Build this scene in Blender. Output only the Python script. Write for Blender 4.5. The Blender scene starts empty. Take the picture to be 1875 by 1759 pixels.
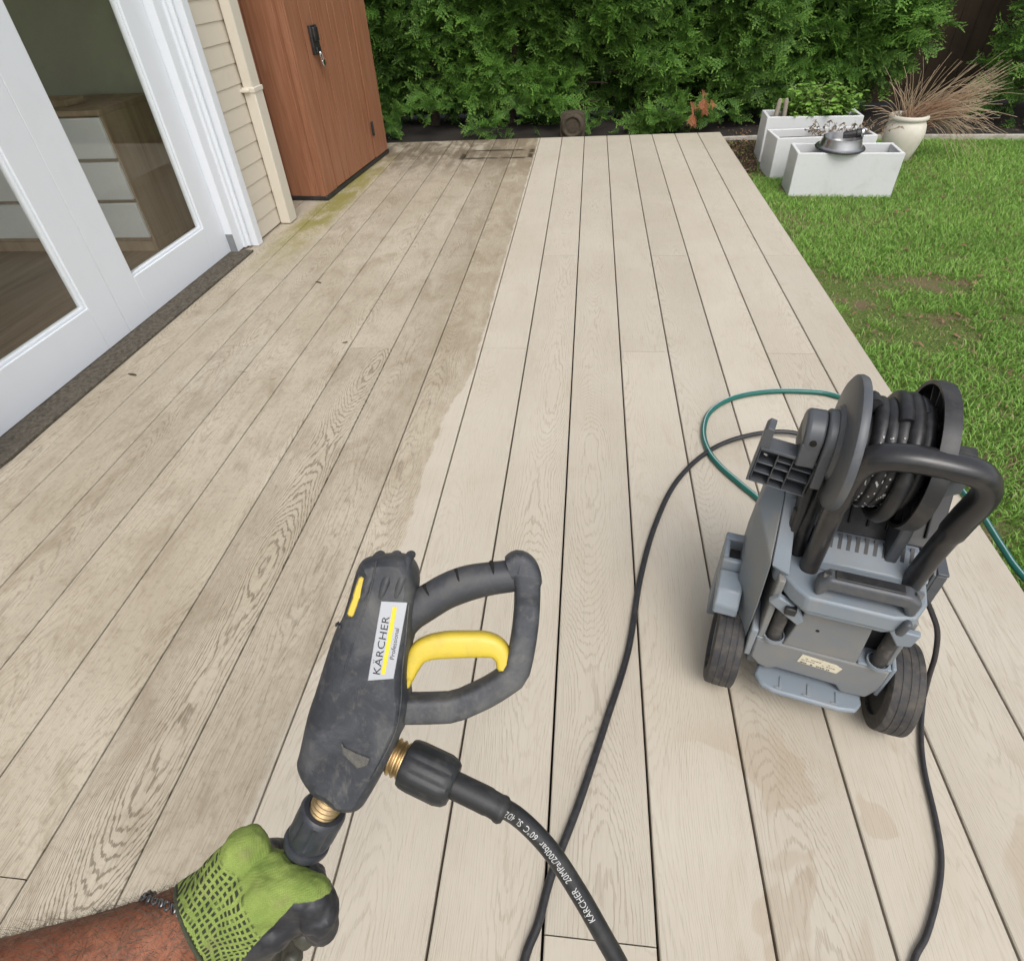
import bpy, bmesh, math, random
import numpy as np
from mathutils import Vector, Matrix, Euler

R = math.radians
random.seed(7)
rng = np.random.default_rng(11)
scene = bpy.context.scene
COL = scene.collection

# ------------------------------------------------------------------ camera, sky, sun, exposure
CAM_POS = Vector((0.42769, 0.0, 1.30690))
YAW, PITCH, ROLL = -0.139897, 0.725052, -0.056772
fwd = Vector((math.sin(YAW)*math.cos(PITCH), math.cos(YAW)*math.cos(PITCH), -math.sin(PITCH)))
rgt = Vector((math.cos(YAW), -math.sin(YAW), 0))
upv = rgt.cross(fwd)
r2 = rgt*math.cos(ROLL) + upv*math.sin(ROLL)
u2 = -rgt*math.sin(ROLL) + upv*math.cos(ROLL)
ROT = Matrix((r2, u2, -fwd)).transposed()
cam_d = bpy.data.cameras.new("camera")
cam_d.sensor_fit = 'HORIZONTAL'
cam_d.sensor_width = 36.0
cam_d.lens = 36.0*1099.93/1875.0
cam_d.clip_start = 0.02
cam_d.clip_end = 300
cam = bpy.data.objects.new("camera", cam_d)
COL.objects.link(cam)
cam.matrix_world = Matrix.Translation(CAM_POS) @ ROT.to_4x4()
scene.camera = cam

SUN_EL, SUN_AZ = R(56), R(160)
world = bpy.data.worlds.new("World")
scene.world = world
world.use_nodes = True
wn = world.node_tree
wn.nodes.clear()
sky = wn.nodes.new('ShaderNodeTexSky')
sky.sky_type = 'NISHITA'
sky.sun_disc = False
sky.sun_elevation = SUN_EL
sky.sun_rotation = SUN_AZ
sky.dust_density = 4.0
sky.ozone_density = 1.0
hsv = wn.nodes.new('ShaderNodeHueSaturation')
hsv.inputs['Saturation'].default_value = 0.32
bg = wn.nodes.new('ShaderNodeBackground')
bg.inputs['Strength'].default_value = 0.15
wo = wn.nodes.new('ShaderNodeOutputWorld')
wn.links.new(sky.outputs[0], hsv.inputs['Color'])
wn.links.new(hsv.outputs[0], bg.inputs[0])
wn.links.new(bg.outputs[0], wo.inputs[0])

sun_d = bpy.data.lights.new("sun", 'SUN')
sun_d.energy = 0.85
sun_d.angle = R(30)
sun_d.color = (1.0, 0.97, 0.93)
sun = bpy.data.objects.new("sun", sun_d)
COL.objects.link(sun)
sdir = Vector((math.sin(SUN_AZ)*math.cos(SUN_EL), math.cos(SUN_AZ)*math.cos(SUN_EL), math.sin(SUN_EL)))
sun.rotation_euler = sdir.to_track_quat('Z', 'Y').to_euler()

scene.view_settings.view_transform = 'Standard'
scene.view_settings.look = 'None'
scene.view_settings.exposure = 0.50
scene.view_settings.gamma = 1.0
try:
    scene.cycles.max_bounces = 8
    scene.cycles.transparent_max_bounces = 12
    scene.cycles.use_denoising = True
except Exception:
    pass


# ------------------------------------------------------------------ mesh helpers
class MB:
    def __init__(s):
        s.v = []; s.f = []; s.m = []

    def add(s, vs, fs, m=0):
        o = len(s.v)
        s.v += [tuple(p) for p in vs]
        s.f += [tuple(i+o for i in f) for f in fs]
        s.m += [m]*len(fs)
        return s

    def box(s, x0, x1, y0, y1, z0, z1, m=0):
        vs = [(x0,y0,z0),(x1,y0,z0),(x1,y1,z0),(x0,y1,z0),(x0,y0,z1),(x1,y0,z1),(x1,y1,z1),(x0,y1,z1)]
        return s.add(vs, [(0,3,2,1),(4,5,6,7),(0,1,5,4),(1,2,6,5),(2,3,7,6),(3,0,4,7)], m)

    def prism(s, poly, ax, a0, a1, m=0):
        """polygon in the two other axes (cyclic order kept: x->(y,z), y->(x,z), z->(x,y))"""
        n = len(poly)
        def P(p, a):
            return {'x': (a,p[0],p[1]), 'y': (p[0],a,p[1]), 'z': (p[0],p[1],a)}[ax]
        vs = [P(p,a0) for p in poly] + [P(p,a1) for p in poly]
        fs = [tuple(range(n)), tuple(range(2*n-1, n-1, -1))]
        fs += [(i, i+n, (i+1)%n+n, (i+1)%n) for i in range(n)]
        return s.add(vs, fs, m)

    def cyl(s, p0, p1, r0, r1=None, seg=24, m=0, caps=True):
        r1 = r0 if r1 is None else r1
        p0 = Vector(p0); p1 = Vector(p1)
        d = (p1-p0).normalized()
        a = d.orthogonal().normalized(); b = d.cross(a)
        vs = []
        for p, r in ((p0,r0),(p1,r1)):
            for i in range(seg):
                t = 2*math.pi*i/seg
                vs.append(p + a*(r*math.cos(t)) + b*(r*math.sin(t)))
        fs = [(i, (i+1)%seg, (i+1)%seg+seg, i+seg) for i in range(seg)]
        if caps:
            fs += [tuple(range(seg-1,-1,-1)), tuple(range(seg, 2*seg))]
        return s.add(vs, fs, m)

    def lathe(s, prof, c=(0,0,0), d=(0,0,1), seg=40, m=0, closed=False):
        """profile of (radius, height) about axis d through c"""
        c = Vector(c); d = Vector(d).normalized()
        a = d.orthogonal().normalized(); b = d.cross(a)
        vs = []
        for r, h in prof:
            for i in range(seg):
                t = 2*math.pi*i/seg
                vs.append(c + d*h + a*(r*math.cos(t)) + b*(r*math.sin(t)))
        fs = []
        n = len(prof)
        for j in range(n if closed else n-1):
            k = (j+1) % n
            for i in range(seg):
                fs.append((j*seg+i, j*seg+(i+1)%seg, k*seg+(i+1)%seg, k*seg+i))
        if not closed:
            if prof[0][0] > 1e-6: fs.append(tuple(range(seg-1,-1,-1)))
            if prof[-1][0] > 1e-6: fs.append(tuple(range((n-1)*seg, n*seg)))
        return s.add(vs, fs, m)

    def tube(s, pts, r, seg=12, m=0, caps=True, flat=1.0, nrm=None, sq=1.0):
        """sweep along pts. r: number, list, or list of (a,b). nrm: fixed reference normal for the b axis; sq<1 squarer section"""
        P = [Vector(p) for p in pts]
        n = len(P)
        if not isinstance(r, (list, tuple)): r = [r]*n
        T = []
        for i in range(n):
            t = P[min(i+1,n-1)] - P[max(i-1,0)]
            T.append(t.normalized() if t.length > 1e-9 else Vector((0,0,1)))
        if nrm is None:
            N = T[0].orthogonal().normalized()
        vs = []
        for i in range(n):
            if nrm is None:
                N = N - T[i]*N.dot(T[i]); N.normalize()
                B = T[i].cross(N)
            else:
                B = Vector(nrm) - T[i]*Vector(nrm).dot(T[i]); B.normalize()
                N = B.cross(T[i])
            ra, rb = r[i] if isinstance(r[i], (list, tuple)) else (r[i], r[i]*flat)
            for k in range(seg):
                t = 2*math.pi*(k+.5)/seg
                c, q = math.cos(t), math.sin(t)
                c = math.copysign(abs(c)**sq, c); q = math.copysign(abs(q)**sq, q)
                vs.append(P[i] + N*(ra*c) + B*(rb*q))
        fs = [(j*seg+k, j*seg+(k+1)%seg, (j+1)*seg+(k+1)%seg, (j+1)*seg+k) for j in range(n-1) for k in range(seg)]
        if caps:
            fs += [tuple(range(seg-1,-1,-1)), tuple(range((n-1)*seg, n*seg))]
        return s.add(vs, fs, m)

    def hull(s, pts, m=0):
        b = bmesh.new()
        vs = [b.verts.new(p) for p in pts]
        bmesh.ops.convex_hull(b, input=vs)
        loose = [v for v in b.verts if not v.link_faces]
        for v in loose: b.verts.remove(v)
        bmesh.ops.dissolve_limit(b, angle_limit=R(3), verts=b.verts, edges=b.edges)
        b.verts.index_update()
        s.add([tuple(v.co) for v in b.verts], [tuple(v.index for v in f.verts) for f in b.faces], m)
        b.free()
        return s

    def xf(s, M, start=0):
        s.v[start:] = [tuple(M @ Vector(p)) for p in s.v[start:]]
        return s


def spline(pts, n=8):
    """Catmull-Rom through pts"""
    P = [Vector(p) for p in pts]
    out = []
    for i in range(len(P)-1):
        p0 = P[i-1] if i > 0 else P[0]*2-P[1]
        p1, p2 = P[i], P[i+1]
        p3 = P[i+2] if i+2 < len(P) else P[-1]*2-P[-2]
        for k in range(n):
            t = k/n
            out.append(0.5*((2*p1) + (p2-p0)*t + (2*p0-5*p1+4*p2-p3)*t*t + (3*p1-p0-3*p2+p3)*t**3))
    out.append(P[-1])
    return out


def spline_closed(poly, n=4):
    m = len(poly); out = []
    P = [Vector((p[0],p[1],0)) for p in poly]
    for i in range(m):
        p0,p1,p2,p3 = P[i-1],P[i],P[(i+1)%m],P[(i+2)%m]
        for k in range(n):
            t = k/n
            q = 0.5*((2*p1) + (p2-p0)*t + (2*p0-5*p1+4*p2-p3)*t*t + (3*p1-p0-3*p2+p3)*t**3)
            out.append((q.x,q.y))
    return out


def inset(poly, d):
    """inset of a closed polygon; d number or function(normal)->distance"""
    m = len(poly)
    A = sum(poly[i][0]*poly[(i+1)%m][1]-poly[(i+1)%m][0]*poly[i][1] for i in range(m))
    sg = 1 if A > 0 else -1
    out = []
    for i in range(m):
        p0 = Vector(poly[i-1]); p1 = Vector(poly[i]); p2 = Vector(poly[(i+1)%m])
        t = (p2-p0).normalized()
        nn = Vector((-t.y, t.x))*sg
        q = p1 + nn*(d(nn) if callable(d) else d)
        out.append((q.x,q.y))
    return out


def pillow(mb, poly, layers, m=0):
    """stack of inset copies of a polygon in xy: layers = [(z, inset), ...] from back to front"""
    n = len(poly); o = len(mb.v); vs = []; fs = []
    for z, d in layers:
        vs += [(p[0],p[1],z) for p in inset(poly, d)]
    L = len(layers)
    for j in range(L-1):
        fs += [(j*n+i, j*n+(i+1)%n, (j+1)*n+(i+1)%n, (j+1)*n+i) for i in range(n)]
    fs += [tuple(range(n-1,-1,-1)), tuple(range((L-1)*n, L*n))]
    mb.add(vs, fs, m)


def obj(name, mb, mats, parent=None, bevel=None, smooth=35, seg=2, M=None):
    me = bpy.data.meshes.new(name)
    me.from_pydata(mb.v, [], mb.f)
    if not isinstance(mats, (list, tuple)): mats = [mats]
    for mt in mats: me.materials.append(mt)
    if len(mats) > 1: me.polygons.foreach_set('material_index', mb.m)
    b = bmesh.new(); b.from_mesh(me)
    bmesh.ops.recalc_face_normals(b, faces=b.faces)
    b.to_mesh(me); b.free()
    if smooth:
        me.polygons.foreach_set('use_smooth', [True]*len(me.polygons))
        me.set_sharp_from_angle(angle=R(smooth))
    o = bpy.data.objects.new(name, me)
    COL.objects.link(o)
    if parent is not None: o.parent = parent
    if M is not None: o.matrix_world = M
    if bevel:
        bv = o.modifiers.new('bevel', 'BEVEL')
        bv.width = bevel; bv.segments = seg; bv.limit_method = 'ANGLE'; bv.angle_limit = R(30)
        bv.harden_normals = False
    return o


def np_obj(name, V, F, mat, parent=None, attrs=None, smooth=False):
    """big meshes from numpy: V (n,3), F (m,k)"""
    me = bpy.data.meshes.new(name)
    n, m, k = len(V), len(F), F.shape[1]
    me.vertices.add(n); me.loops.add(m*k); me.polygons.add(m)
    me.vertices.foreach_set('co', V.astype(np.float32).ravel())
    me.loops.foreach_set('vertex_index', F.astype(np.int32).ravel())
    me.polygons.foreach_set('loop_start', np.arange(0, m*k, k, dtype=np.int32))
    me.polygons.foreach_set('use_smooth', np.full(m, smooth))
    me.update(calc_edges=True)
    for nm, arr in (attrs or {}).items():
        a = me.attributes.new(nm, 'FLOAT', 'POINT')
        a.data.foreach_set('value', arr.astype(np.float32))
    me.materials.append(mat)
    o = bpy.data.objects.new(name, me)
    COL.objects.link(o)
    if parent is not None: o.parent = parent
    return o


def tag(o, label, cat, group=None):
    o['label'] = label; o['category'] = cat
    if group: o['group'] = group
    return o


def thing(name, label, cat, loc=(0,0,0), rz=0.0, group=None, M=None):
    o = bpy.data.objects.new(name, None)
    o.empty_display_size = 0.1
    COL.objects.link(o)
    if M is not None: o.matrix_world = M
    else:
        o.location = loc; o.rotation_euler = (0,0,rz)
    return tag(o, label, cat, group)


def struct(o):
    o['kind'] = 'structure'; return o


def text_mesh(body, size, extrude=0.0003, spacing=1.0):
    cu = bpy.data.curves.new('lettering', 'FONT')
    cu.body = body; cu.size = size; cu.extrude = extrude; cu.space_character = spacing
    cu.resolution_u = 3
    to = bpy.data.objects.new('lettering', cu)
    COL.objects.link(to)
    dg = bpy.context.evaluated_depsgraph_get()
    me = bpy.data.meshes.new_from_object(to.evaluated_get(dg))
    bpy.data.objects.remove(to)
    bpy.data.curves.remove(cu)
    mb = MB()
    mb.v = [tuple(v.co) for v in me.vertices]
    mb.f = [tuple(p.vertices) for p in me.polygons]
    mb.m = [0]*len(mb.f)
    bpy.data.meshes.remove(me)
    return mb


# ------------------------------------------------------------------ node helpers
class NT:
    def __init__(s, name):
        s.mat = bpy.data.materials.new(name)
        s.mat.use_nodes = True
        s.t = s.mat.node_tree
        s.t.nodes.clear()
        s.out = s.t.nodes.new('ShaderNodeOutputMaterial')
        s.b = s.t.nodes.new('ShaderNodeBsdfPrincipled')
        s.t.links.new(s.b.outputs[0], s.out.inputs[0])

    def n(s, typ, **kw):
        nd = s.t.nodes.new(typ)
        for k, v in kw.items(): setattr(nd, k, v)
        return nd

    def l(s, a, b):
        s.t.links.new(a, b)

    def put(s, sock, val):
        if hasattr(val, 'is_linked') or hasattr(val, 'links'): s.t.links.new(val, sock)
        else:
            if isinstance(val, (tuple, list)) and len(val) == 3 and sock.type == 'RGBA': val = (*val, 1)
            sock.default_value = val

    def math(s, op, a, b=0.0, c=None, clamp=False):
        nd = s.n('ShaderNodeMath', operation=op, use_clamp=clamp)
        s.put(nd.inputs[0], a); s.put(nd.inputs[1], b)
        if c is not None: s.put(nd.inputs[2], c)
        return nd.outputs[0]

    def mix(s, f, a, b, blend='MIX'):
        nd = s.n('ShaderNodeMix', data_type='RGBA', blend_type=blend)
        s.put(nd.inputs[0], f); s.put(nd.inputs[6], a); s.put(nd.inputs[7], b)
        return nd.outputs[2]

    def noise(s, vec, scale=5, detail=2, rough=.5, dist=0.0, out=0):
        nd = s.n('ShaderNodeTexNoise')
        if vec is not None: s.put(nd.inputs['Vector'], vec)
        nd.inputs['Scale'].default_value = scale
        nd.inputs['Detail'].default_value = detail
        nd.inputs['Roughness'].default_value = rough
        nd.inputs['Distortion'].default_value = dist
        return nd.outputs[out]

    def vmul(s, vec, k):
        nd = s.n('ShaderNodeVectorMath', operation='MULTIPLY')
        s.put(nd.inputs[0], vec); nd.inputs[1].default_value = k
        return nd.outputs[0]

    def comb(s, x, y, z=0.0):
        nd = s.n('ShaderNodeCombineXYZ')
        s.put(nd.inputs[0], x); s.put(nd.inputs[1], y); s.put(nd.inputs[2], z)
        return nd.outputs[0]

    def sep(s, vec):
        nd = s.n('ShaderNodeSeparateXYZ'); s.put(nd.inputs[0], vec)
        return nd.outputs

    def ss(s, x, lo, hi):
        nd = s.n('ShaderNodeMapRange', interpolation_type='SMOOTHSTEP')
        s.put(nd.inputs[0], x)
        nd.inputs[1].default_value = lo; nd.inputs[2].default_value = hi
        return nd.outputs[0]

    def ramp(s, fac, stops, interp='LINEAR'):
        nd = s.n('ShaderNodeValToRGB')
        cr = nd.color_ramp; cr.interpolation = interp
        while len(cr.elements) < len(stops): cr.elements.new(0.5)
        for e, (p, c) in zip(cr.elements, stops):
            e.position = p
            e.color = (c,c,c,1) if isinstance(c, (int,float)) else (*c,1)
        s.put(nd.inputs[0], fac)
        return nd.outputs[0]

    def obj(s):
        return s.n('ShaderNodeTexCoord').outputs['Object']

    def pos(s):
        return s.n('ShaderNodeNewGeometry').outputs['Position']

    def attr(s, nm, out='Fac'):
        return s.n('ShaderNodeAttribute', attribute_name=nm).outputs[out]

    def bump(s, h, strength=.5, dist=.001):
        nd = s.n('ShaderNodeBump')
        nd.inputs['Strength'].default_value = strength
        nd.inputs['Distance'].default_value = dist
        s.put(nd.inputs['Height'], h)
        s.l(nd.outputs[0], s.b.inputs['Normal'])

    def base(s, col, rough=.5, metal=0.0, spec=.5):
        s.put(s.b.inputs['Base Color'], col)
        s.put(s.b.inputs['Roughness'], rough)
        s.put(s.b.inputs['Metallic'], metal)
        s.put(s.b.inputs['Specular IOR Level'], spec)
        return s


def worn(name, col, dirt, rough=.5, amount=.5, scale=30, metal=0.0, bump=.25, streak=None, spec=.5, lo=.45, hi=.75):
    """paint or plastic with dust / dirt patches and a fine grain"""
    k = NT(name)
    v = k.obj()
    n1 = k.noise(v, scale, 5, .65, .6)
    n2 = k.noise(v, scale*6, 3, .6)
    if streak: n2 = k.noise(k.vmul(v, streak), scale, 3, .6)
    m = k.math('MULTIPLY', k.ss(n1, lo, hi), amount)
    m2 = k.math('ADD', m, k.math('MULTIPLY', k.ss(n2, .5, .8), amount*.35), clamp=True)
    c = k.mix(m2, col, dirt)
    rr = k.math('ADD', rough, k.math('MULTIPLY', m2, .3), clamp=True)
    k.base(c, rr, metal, spec)
    k.bump(k.noise(v, scale*25, 2), bump, .0006)
    return k.mat


def plain(name, col, rough=.5, metal=0.0, var=.12, scale=40, bump=.0):
    k = NT(name)
    v = k.obj()
    n1 = k.noise(v, scale, 4, .6)
    dark = tuple(c*(1-var*2) for c in col)
    k.base(k.mix(n1, dark, tuple(min(1,c*(1+var)) for c in col)), k.math('ADD', rough, k.math('MULTIPLY', n1, .15)), metal)
    if bump: k.bump(k.noise(v, scale*8, 3), bump, .001)
    return k.mat


# ------------------------------------------------------------------ materials of the setting
def mat_deck():
    k = NT('composite_board')
    uv = k.n('ShaderNodeUVMap', uv_map='board').outputs[0]
    u, v, _ = k.sep(uv)
    r = k.n('ShaderNodeAttribute', attribute_name='bd').outputs['Color']
    sr = k.n('ShaderNodeSeparateColor'); k.l(r, sr.inputs[0])
    r1, r2_, r3 = sr.outputs[0], sr.outputs[1], sr.outputs[2]
    bold = k.attr('bd', 'Alpha')
    px, py, pz = k.sep(k.pos())
    # ---- moulded oak grain: contour lines of a slowly varying height field, so arches, ovals and straight grain
    vv = k.math('ADD', v, k.math('MULTIPLY', r1, 37.0))
    drift = k.math('MULTIPLY', k.math('SUBTRACT', k.noise(k.comb(vv, r2_, 3.1), .7, 1), .5), .10)
    off = k.math('MULTIPLY', k.math('SUBTRACT', r3, .5), .20)
    uc = k.math('SUBTRACT', k.math('SUBTRACT', u, drift), off)
    para = k.math('MULTIPLY', k.math('MULTIPLY', uc, uc), 1300.0)
    low = k.math('MULTIPLY', k.noise(k.comb(k.math('MULTIPLY', vv, .9), k.math('MULTIPLY', uc, 2.0), k.math('MULTIPLY', r2_, 20.0)), 1.0, 1), 62.0)
    wob = k.math('MULTIPLY', k.noise(k.comb(k.math('MULTIPLY', u, 34.0), k.math('MULTIPLY', vv, 7.0), r1), 1.0, 3, .55), 2.6)
    fine = k.math('MULTIPLY', k.noise(k.comb(k.math('MULTIPLY', u, 160.0), k.math('MULTIPLY', vv, 20.0), r1), 1.0, 2, .6), .7)
    f = k.math('ADD', k.math('ADD', para, low), k.math('ADD', wob, fine))
    ring = k.math('SINE', k.math('MULTIPLY', f, 6.2832))
    ring = k.ss(ring, .40, .95)
    # dashes break the lines up; pores run along the board
    dash = k.noise(k.comb(k.math('MULTIPLY', u, 300.0), k.math('MULTIPLY', vv, 8.0), r2_), 1.0, 3, .65)
    pores = k.ss(k.noise(k.comb(k.math('MULTIPLY', u, 420.0), k.math('MULTIPLY', vv, 9.0), r3), 1.0, 3, .6), .52, .70)
    fibre = k.ss(k.noise(k.comb(k.math('MULTIPLY', u, 520.0), k.math('MULTIPLY', vv, 14.0), r1), 1.0, 3, .6), .40, .58)
    line = k.math('MULTIPLY', k.math('MULTIPLY', ring, k.ss(dash, .22, .50)), k.math('ADD', .30, k.math('MULTIPLY', fibre, .70)))
    presence = k.ss(k.noise(k.comb(k.math('MULTIPLY', vv, 1.3), k.math('MULTIPLY', u, 9.0), k.math('MULTIPLY', r1, 9.0)), 1.0, 2), .30, .62)
    line = k.math('MULTIPLY', k.math('MULTIPLY', line, bold), k.math('ADD', .30, k.math('MULTIPLY', presence, .70)))
    grain = k.math('ADD', k.math('MULTIPLY', line, .85), k.math('MULTIPLY', pores, .42), clamp=True)
    # ---- where the boards have been washed: everything right of a ragged edge
    wp = k.comb(px, py, 0.0)
    edge = k.ramp(k.math('DIVIDE', py, 6.2), [(0.0, .297), (.10, .300), (.13, .325), (.16, .40), (.19, .432), (.25, .430), (.305, .447), (.335, .493), (.36, .497), (1.0, .497)])
    edge = k.math('SUBTRACT', k.math('SUBTRACT', edge, .5), k.math('MULTIPLY', k.noise(wp, 9.0, 4, .6), .05))
    dirty = k.ss(k.math('SUBTRACT', k.math('ADD', edge, .022), px), .0, .012)
    # ---- dirt: cloudy film, dark blotches, streaks along the boards
    film = k.noise(wp, 1.6, 5, .6, .4)
    blotch = k.noise(k.vmul(wp, (1.5,.8,1)), 5.0, 6, .68, .8)
    streak = k.noise(k.comb(k.math('MULTIPLY', px, 26.0), k.math('MULTIPLY', py, 1.4), r1), 1.0, 4, .6)
    speck = k.noise(wp, 60.0, 4, .7)
    clean_c = k.mix(k.ss(film, .3, .7), (.458,.409,.332), (.498,.453,.377))
    clean_c = k.mix(k.math('MULTIPLY', k.ss(blotch, .52, .74), .38), clean_c, (.40,.33,.24))
    clean_c = k.mix(k.math('MULTIPLY', k.ss(streak, .55, .8), .30), clean_c, (.52,.455,.37))
    dirt_c = k.mix(k.ss(film, .32, .68), (.400,.347,.263), (.480,.426,.339))
    dirt_c = k.mix(k.math('MULTIPLY', k.ss(blotch, .46, .72), .60), dirt_c, (.270,.220,.150))
    dirt_c = k.mix(k.math('MULTIPLY', k.ss(streak, .52, .78), .40), dirt_c, (.42,.36,.275))
    dirt_c = k.mix(k.math('MULTIPLY', k.ss(speck, .50, .68), .34), dirt_c, (.215,.170,.112))
    strand = k.noise(k.comb(k.math('MULTIPLY', u, 230.0), k.math('MULTIPLY', vv, 11.0), r3), 1.0, 4, .7)
    dirt_c = k.mix(k.math('MULTIPLY', k.math('MULTIPLY', k.ss(strand, .50, .66), k.ss(blotch, .34, .58)), .30), dirt_c, (.185,.142,.090))
    # cleaner near the house in the middle of the deck, dark near the far edge on the left
    far = k.math('MULTIPLY', k.ss(py, 4.7, 5.7), k.ss(k.math('ADD', blotch, k.math('MULTIPLY', streak, .5)), .50, .85))
    dirt_c = k.mix(k.math('MULTIPLY', far, .8), dirt_c, (.095,.068,.042))
    tint = k.math('ADD', .955, k.math('MULTIPLY', r2_, .09))
    near = k.math('MULTIPLY', k.math('MULTIPLY', k.ss(px, -.50, -.15), k.ss(py, 1.2, 2.4)), k.ss(k.math('ADD', k.math('MULTIPLY', film, .5), k.math('MULTIPLY', blotch, .5)), .36, .56))
    dirt_c = k.mix(k.math('MULTIPLY', near, .55), dirt_c, (.270,.218,.145))
    grain_clean = k.math('MULTIPLY', grain, .52)
    grain_dirty = k.math('MULTIPLY', grain, .70)
    cc = k.mix(grain_clean, clean_c, (.27,.215,.15))
    dc = k.mix(grain_dirty, dirt_c, (.120,.090,.055))
    col = k.mix(dirty, cc, dc)
    # moss on the boards beside the cabinet
    mx = k.math('ABSOLUTE', k.math('SUBTRACT', px, k.math('ADD', -1.335, k.math('MULTIPLY', k.math('SUBTRACT', py, 4.6), .03))))
    mossband = k.math('MULTIPLY', k.math('SUBTRACT', 1.0, k.ss(mx, .06, .17)), k.math('MULTIPLY', k.ss(py, 2.9, 4.1), k.math('SUBTRACT', 1.0, k.ss(py, 5.0, 5.8))))
    mossn = k.math('MULTIPLY', mossband, k.ss(k.math('ADD', k.math('MULTIPLY', blotch, .6), k.math('MULTIPLY', speck, .4)), .36, .54))
    col = k.mix(k.math('MULTIPLY', mossn, .85), col, (.225,.205,.040))
    # rectangular outline left by something that stood there
    qx = k.math('SUBTRACT', k.math('ABSOLUTE', k.math('ADD', px, .325)), .285)
    qy = k.math('SUBTRACT', k.math('ABSOLUTE', k.math('SUBTRACT', py, 5.60)), .125)
    sd = k.math('ABSOLUTE', k.math('MAXIMUM', qx, qy))
    outl = k.math('MULTIPLY', k.math('SUBTRACT', 1.0, k.ss(sd, .010, .034)), k.ss(k.noise(wp, 9.0, 3), .36, .52))
    col = k.mix(k.math('MULTIPLY', outl, .9), col, (.035,.026,.016))
    # damp patches in front of the machine
    wet = k.math('MULTIPLY', k.ss(k.noise(k.vmul(wp, (1,.8,1)), 4.2, 3, .5, .5), .535, .555), k.math('MULTIPLY', k.ss(px, .62, .75), k.math('SUBTRACT', 1.0, k.ss(py, .62, .72))))
    col = k.mix(k.math('MULTIPLY', wet, .32), col, (.34,.255,.165))
    mul = k.n('ShaderNodeMix', data_type='RGBA', blend_type='MULTIPLY')
    mul.inputs[0].default_value = 1.0
    k.l(col, mul.inputs[6])
    tc = k.n('ShaderNodeCombineColor')
    for i in range(3): k.l(tint, tc.inputs[i])
    k.l(tc.outputs[0], mul.inputs[7])
    rough = k.math('SUBTRACT', .62, k.math('MULTIPLY', wet, .22))
    k.base(mul.outputs[2], rough, 0.0, .35)
    h = k.math('SUBTRACT', k.math('MULTIPLY', speck, .15), grain)
    k.bump(h, .55, .0009)
    return k.mat


M_deck = mat_deck()
M_gap = plain('dark_subfloor', (.012,.010,.008), .9)

def mat_soil():
    k = NT('soil_and_mulch')
    p = k.pos()
    n1 = k.noise(p, 30, 6, .7); n2 = k.noise(p, 8, 4, .6)
    vor = k.n('ShaderNodeTexVoronoi'); k.l(p, vor.inputs['Vector']); vor.inputs['Scale'].default_value = 45
    c = k.mix(k.ss(n1, .35, .7), (.020,.014,.009), (.085,.060,.038))
    c = k.mix(k.math('MULTIPLY', k.ss(n2, .5, .65), k.ss(vor.outputs['Distance'], .55, .2)), c, (.16,.065,.03))
    k.base(c, .95, 0, .2)
    k.bump(k.math('ADD', n1, vor.outputs['Distance']), 1.0, .02)
    return k.mat

def mat_turf():
    k = NT('turf_thatch')
    p = k.pos()
    n1 = k.noise(p, 90, 5, .7); n2 = k.noise(p, 3.0, 4, .6)
    c = k.mix(k.ss(n1, .35, .65), (.080,.120,.028), (.17,.24,.060))
    c = k.mix(k.math('MULTIPLY', k.ss(n2, .54, .64), .85), c, (.215,.150,.095))
    k.base(c, .95, 0, .2)
    k.bump(n1, 1.0, .02)
    return k.mat

M_soil = mat_soil(); M_turf = mat_turf()
M_bed = plain('shaded_bed_soil', (.018,.013,.009), .95, var=.3, scale=60, bump=1.0)  # soil darkened to paint in the shade under the hedge

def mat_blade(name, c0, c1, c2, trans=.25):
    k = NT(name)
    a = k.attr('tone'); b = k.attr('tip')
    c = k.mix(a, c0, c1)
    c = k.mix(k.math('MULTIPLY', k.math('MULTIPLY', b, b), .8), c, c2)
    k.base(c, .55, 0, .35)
    t = k.n('ShaderNodeBsdfTranslucent'); k.l(c, t.inputs[0])
    mx = k.n('ShaderNodeMixShader'); mx.inputs[0].default_value = trans
    k.l(k.b.outputs[0], mx.inputs[1]); k.l(t.outputs[0], mx.inputs[2]); k.l(mx.outputs[0], k.out.inputs[0])
    return k.mat

# ------------------------------------------------------------------ ground sheets
def sheet(name, poly, z, mat):
    mb = MB(); mb.add([(x,y,z) for x, y in poly], [tuple(range(len(poly)))])
    return struct(obj(name, mb, mat, smooth=None))

sheet('lawn', [(-60,-60),(60,-60),(60,60),(-60,60)], -0.065, M_turf)
sheet('garden_bed', [(-2.8,6.10),(1.72,6.17),(12,5.95),(12,9),(-6,9),(-6,6.10)], -0.058, M_bed)
sheet('soil_patch', [(1.58,5.05),(1.73,5.2),(1.80,5.55),(1.95,5.9),(1.9,6.14),(1.58,6.15)], -0.0545, M_soil)
sheet('subfloor', [(-3.2,-2.0),(1.57,-2.0),(1.57,6.13),(-3.2,6.02)], -0.050, M_gap)


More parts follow.
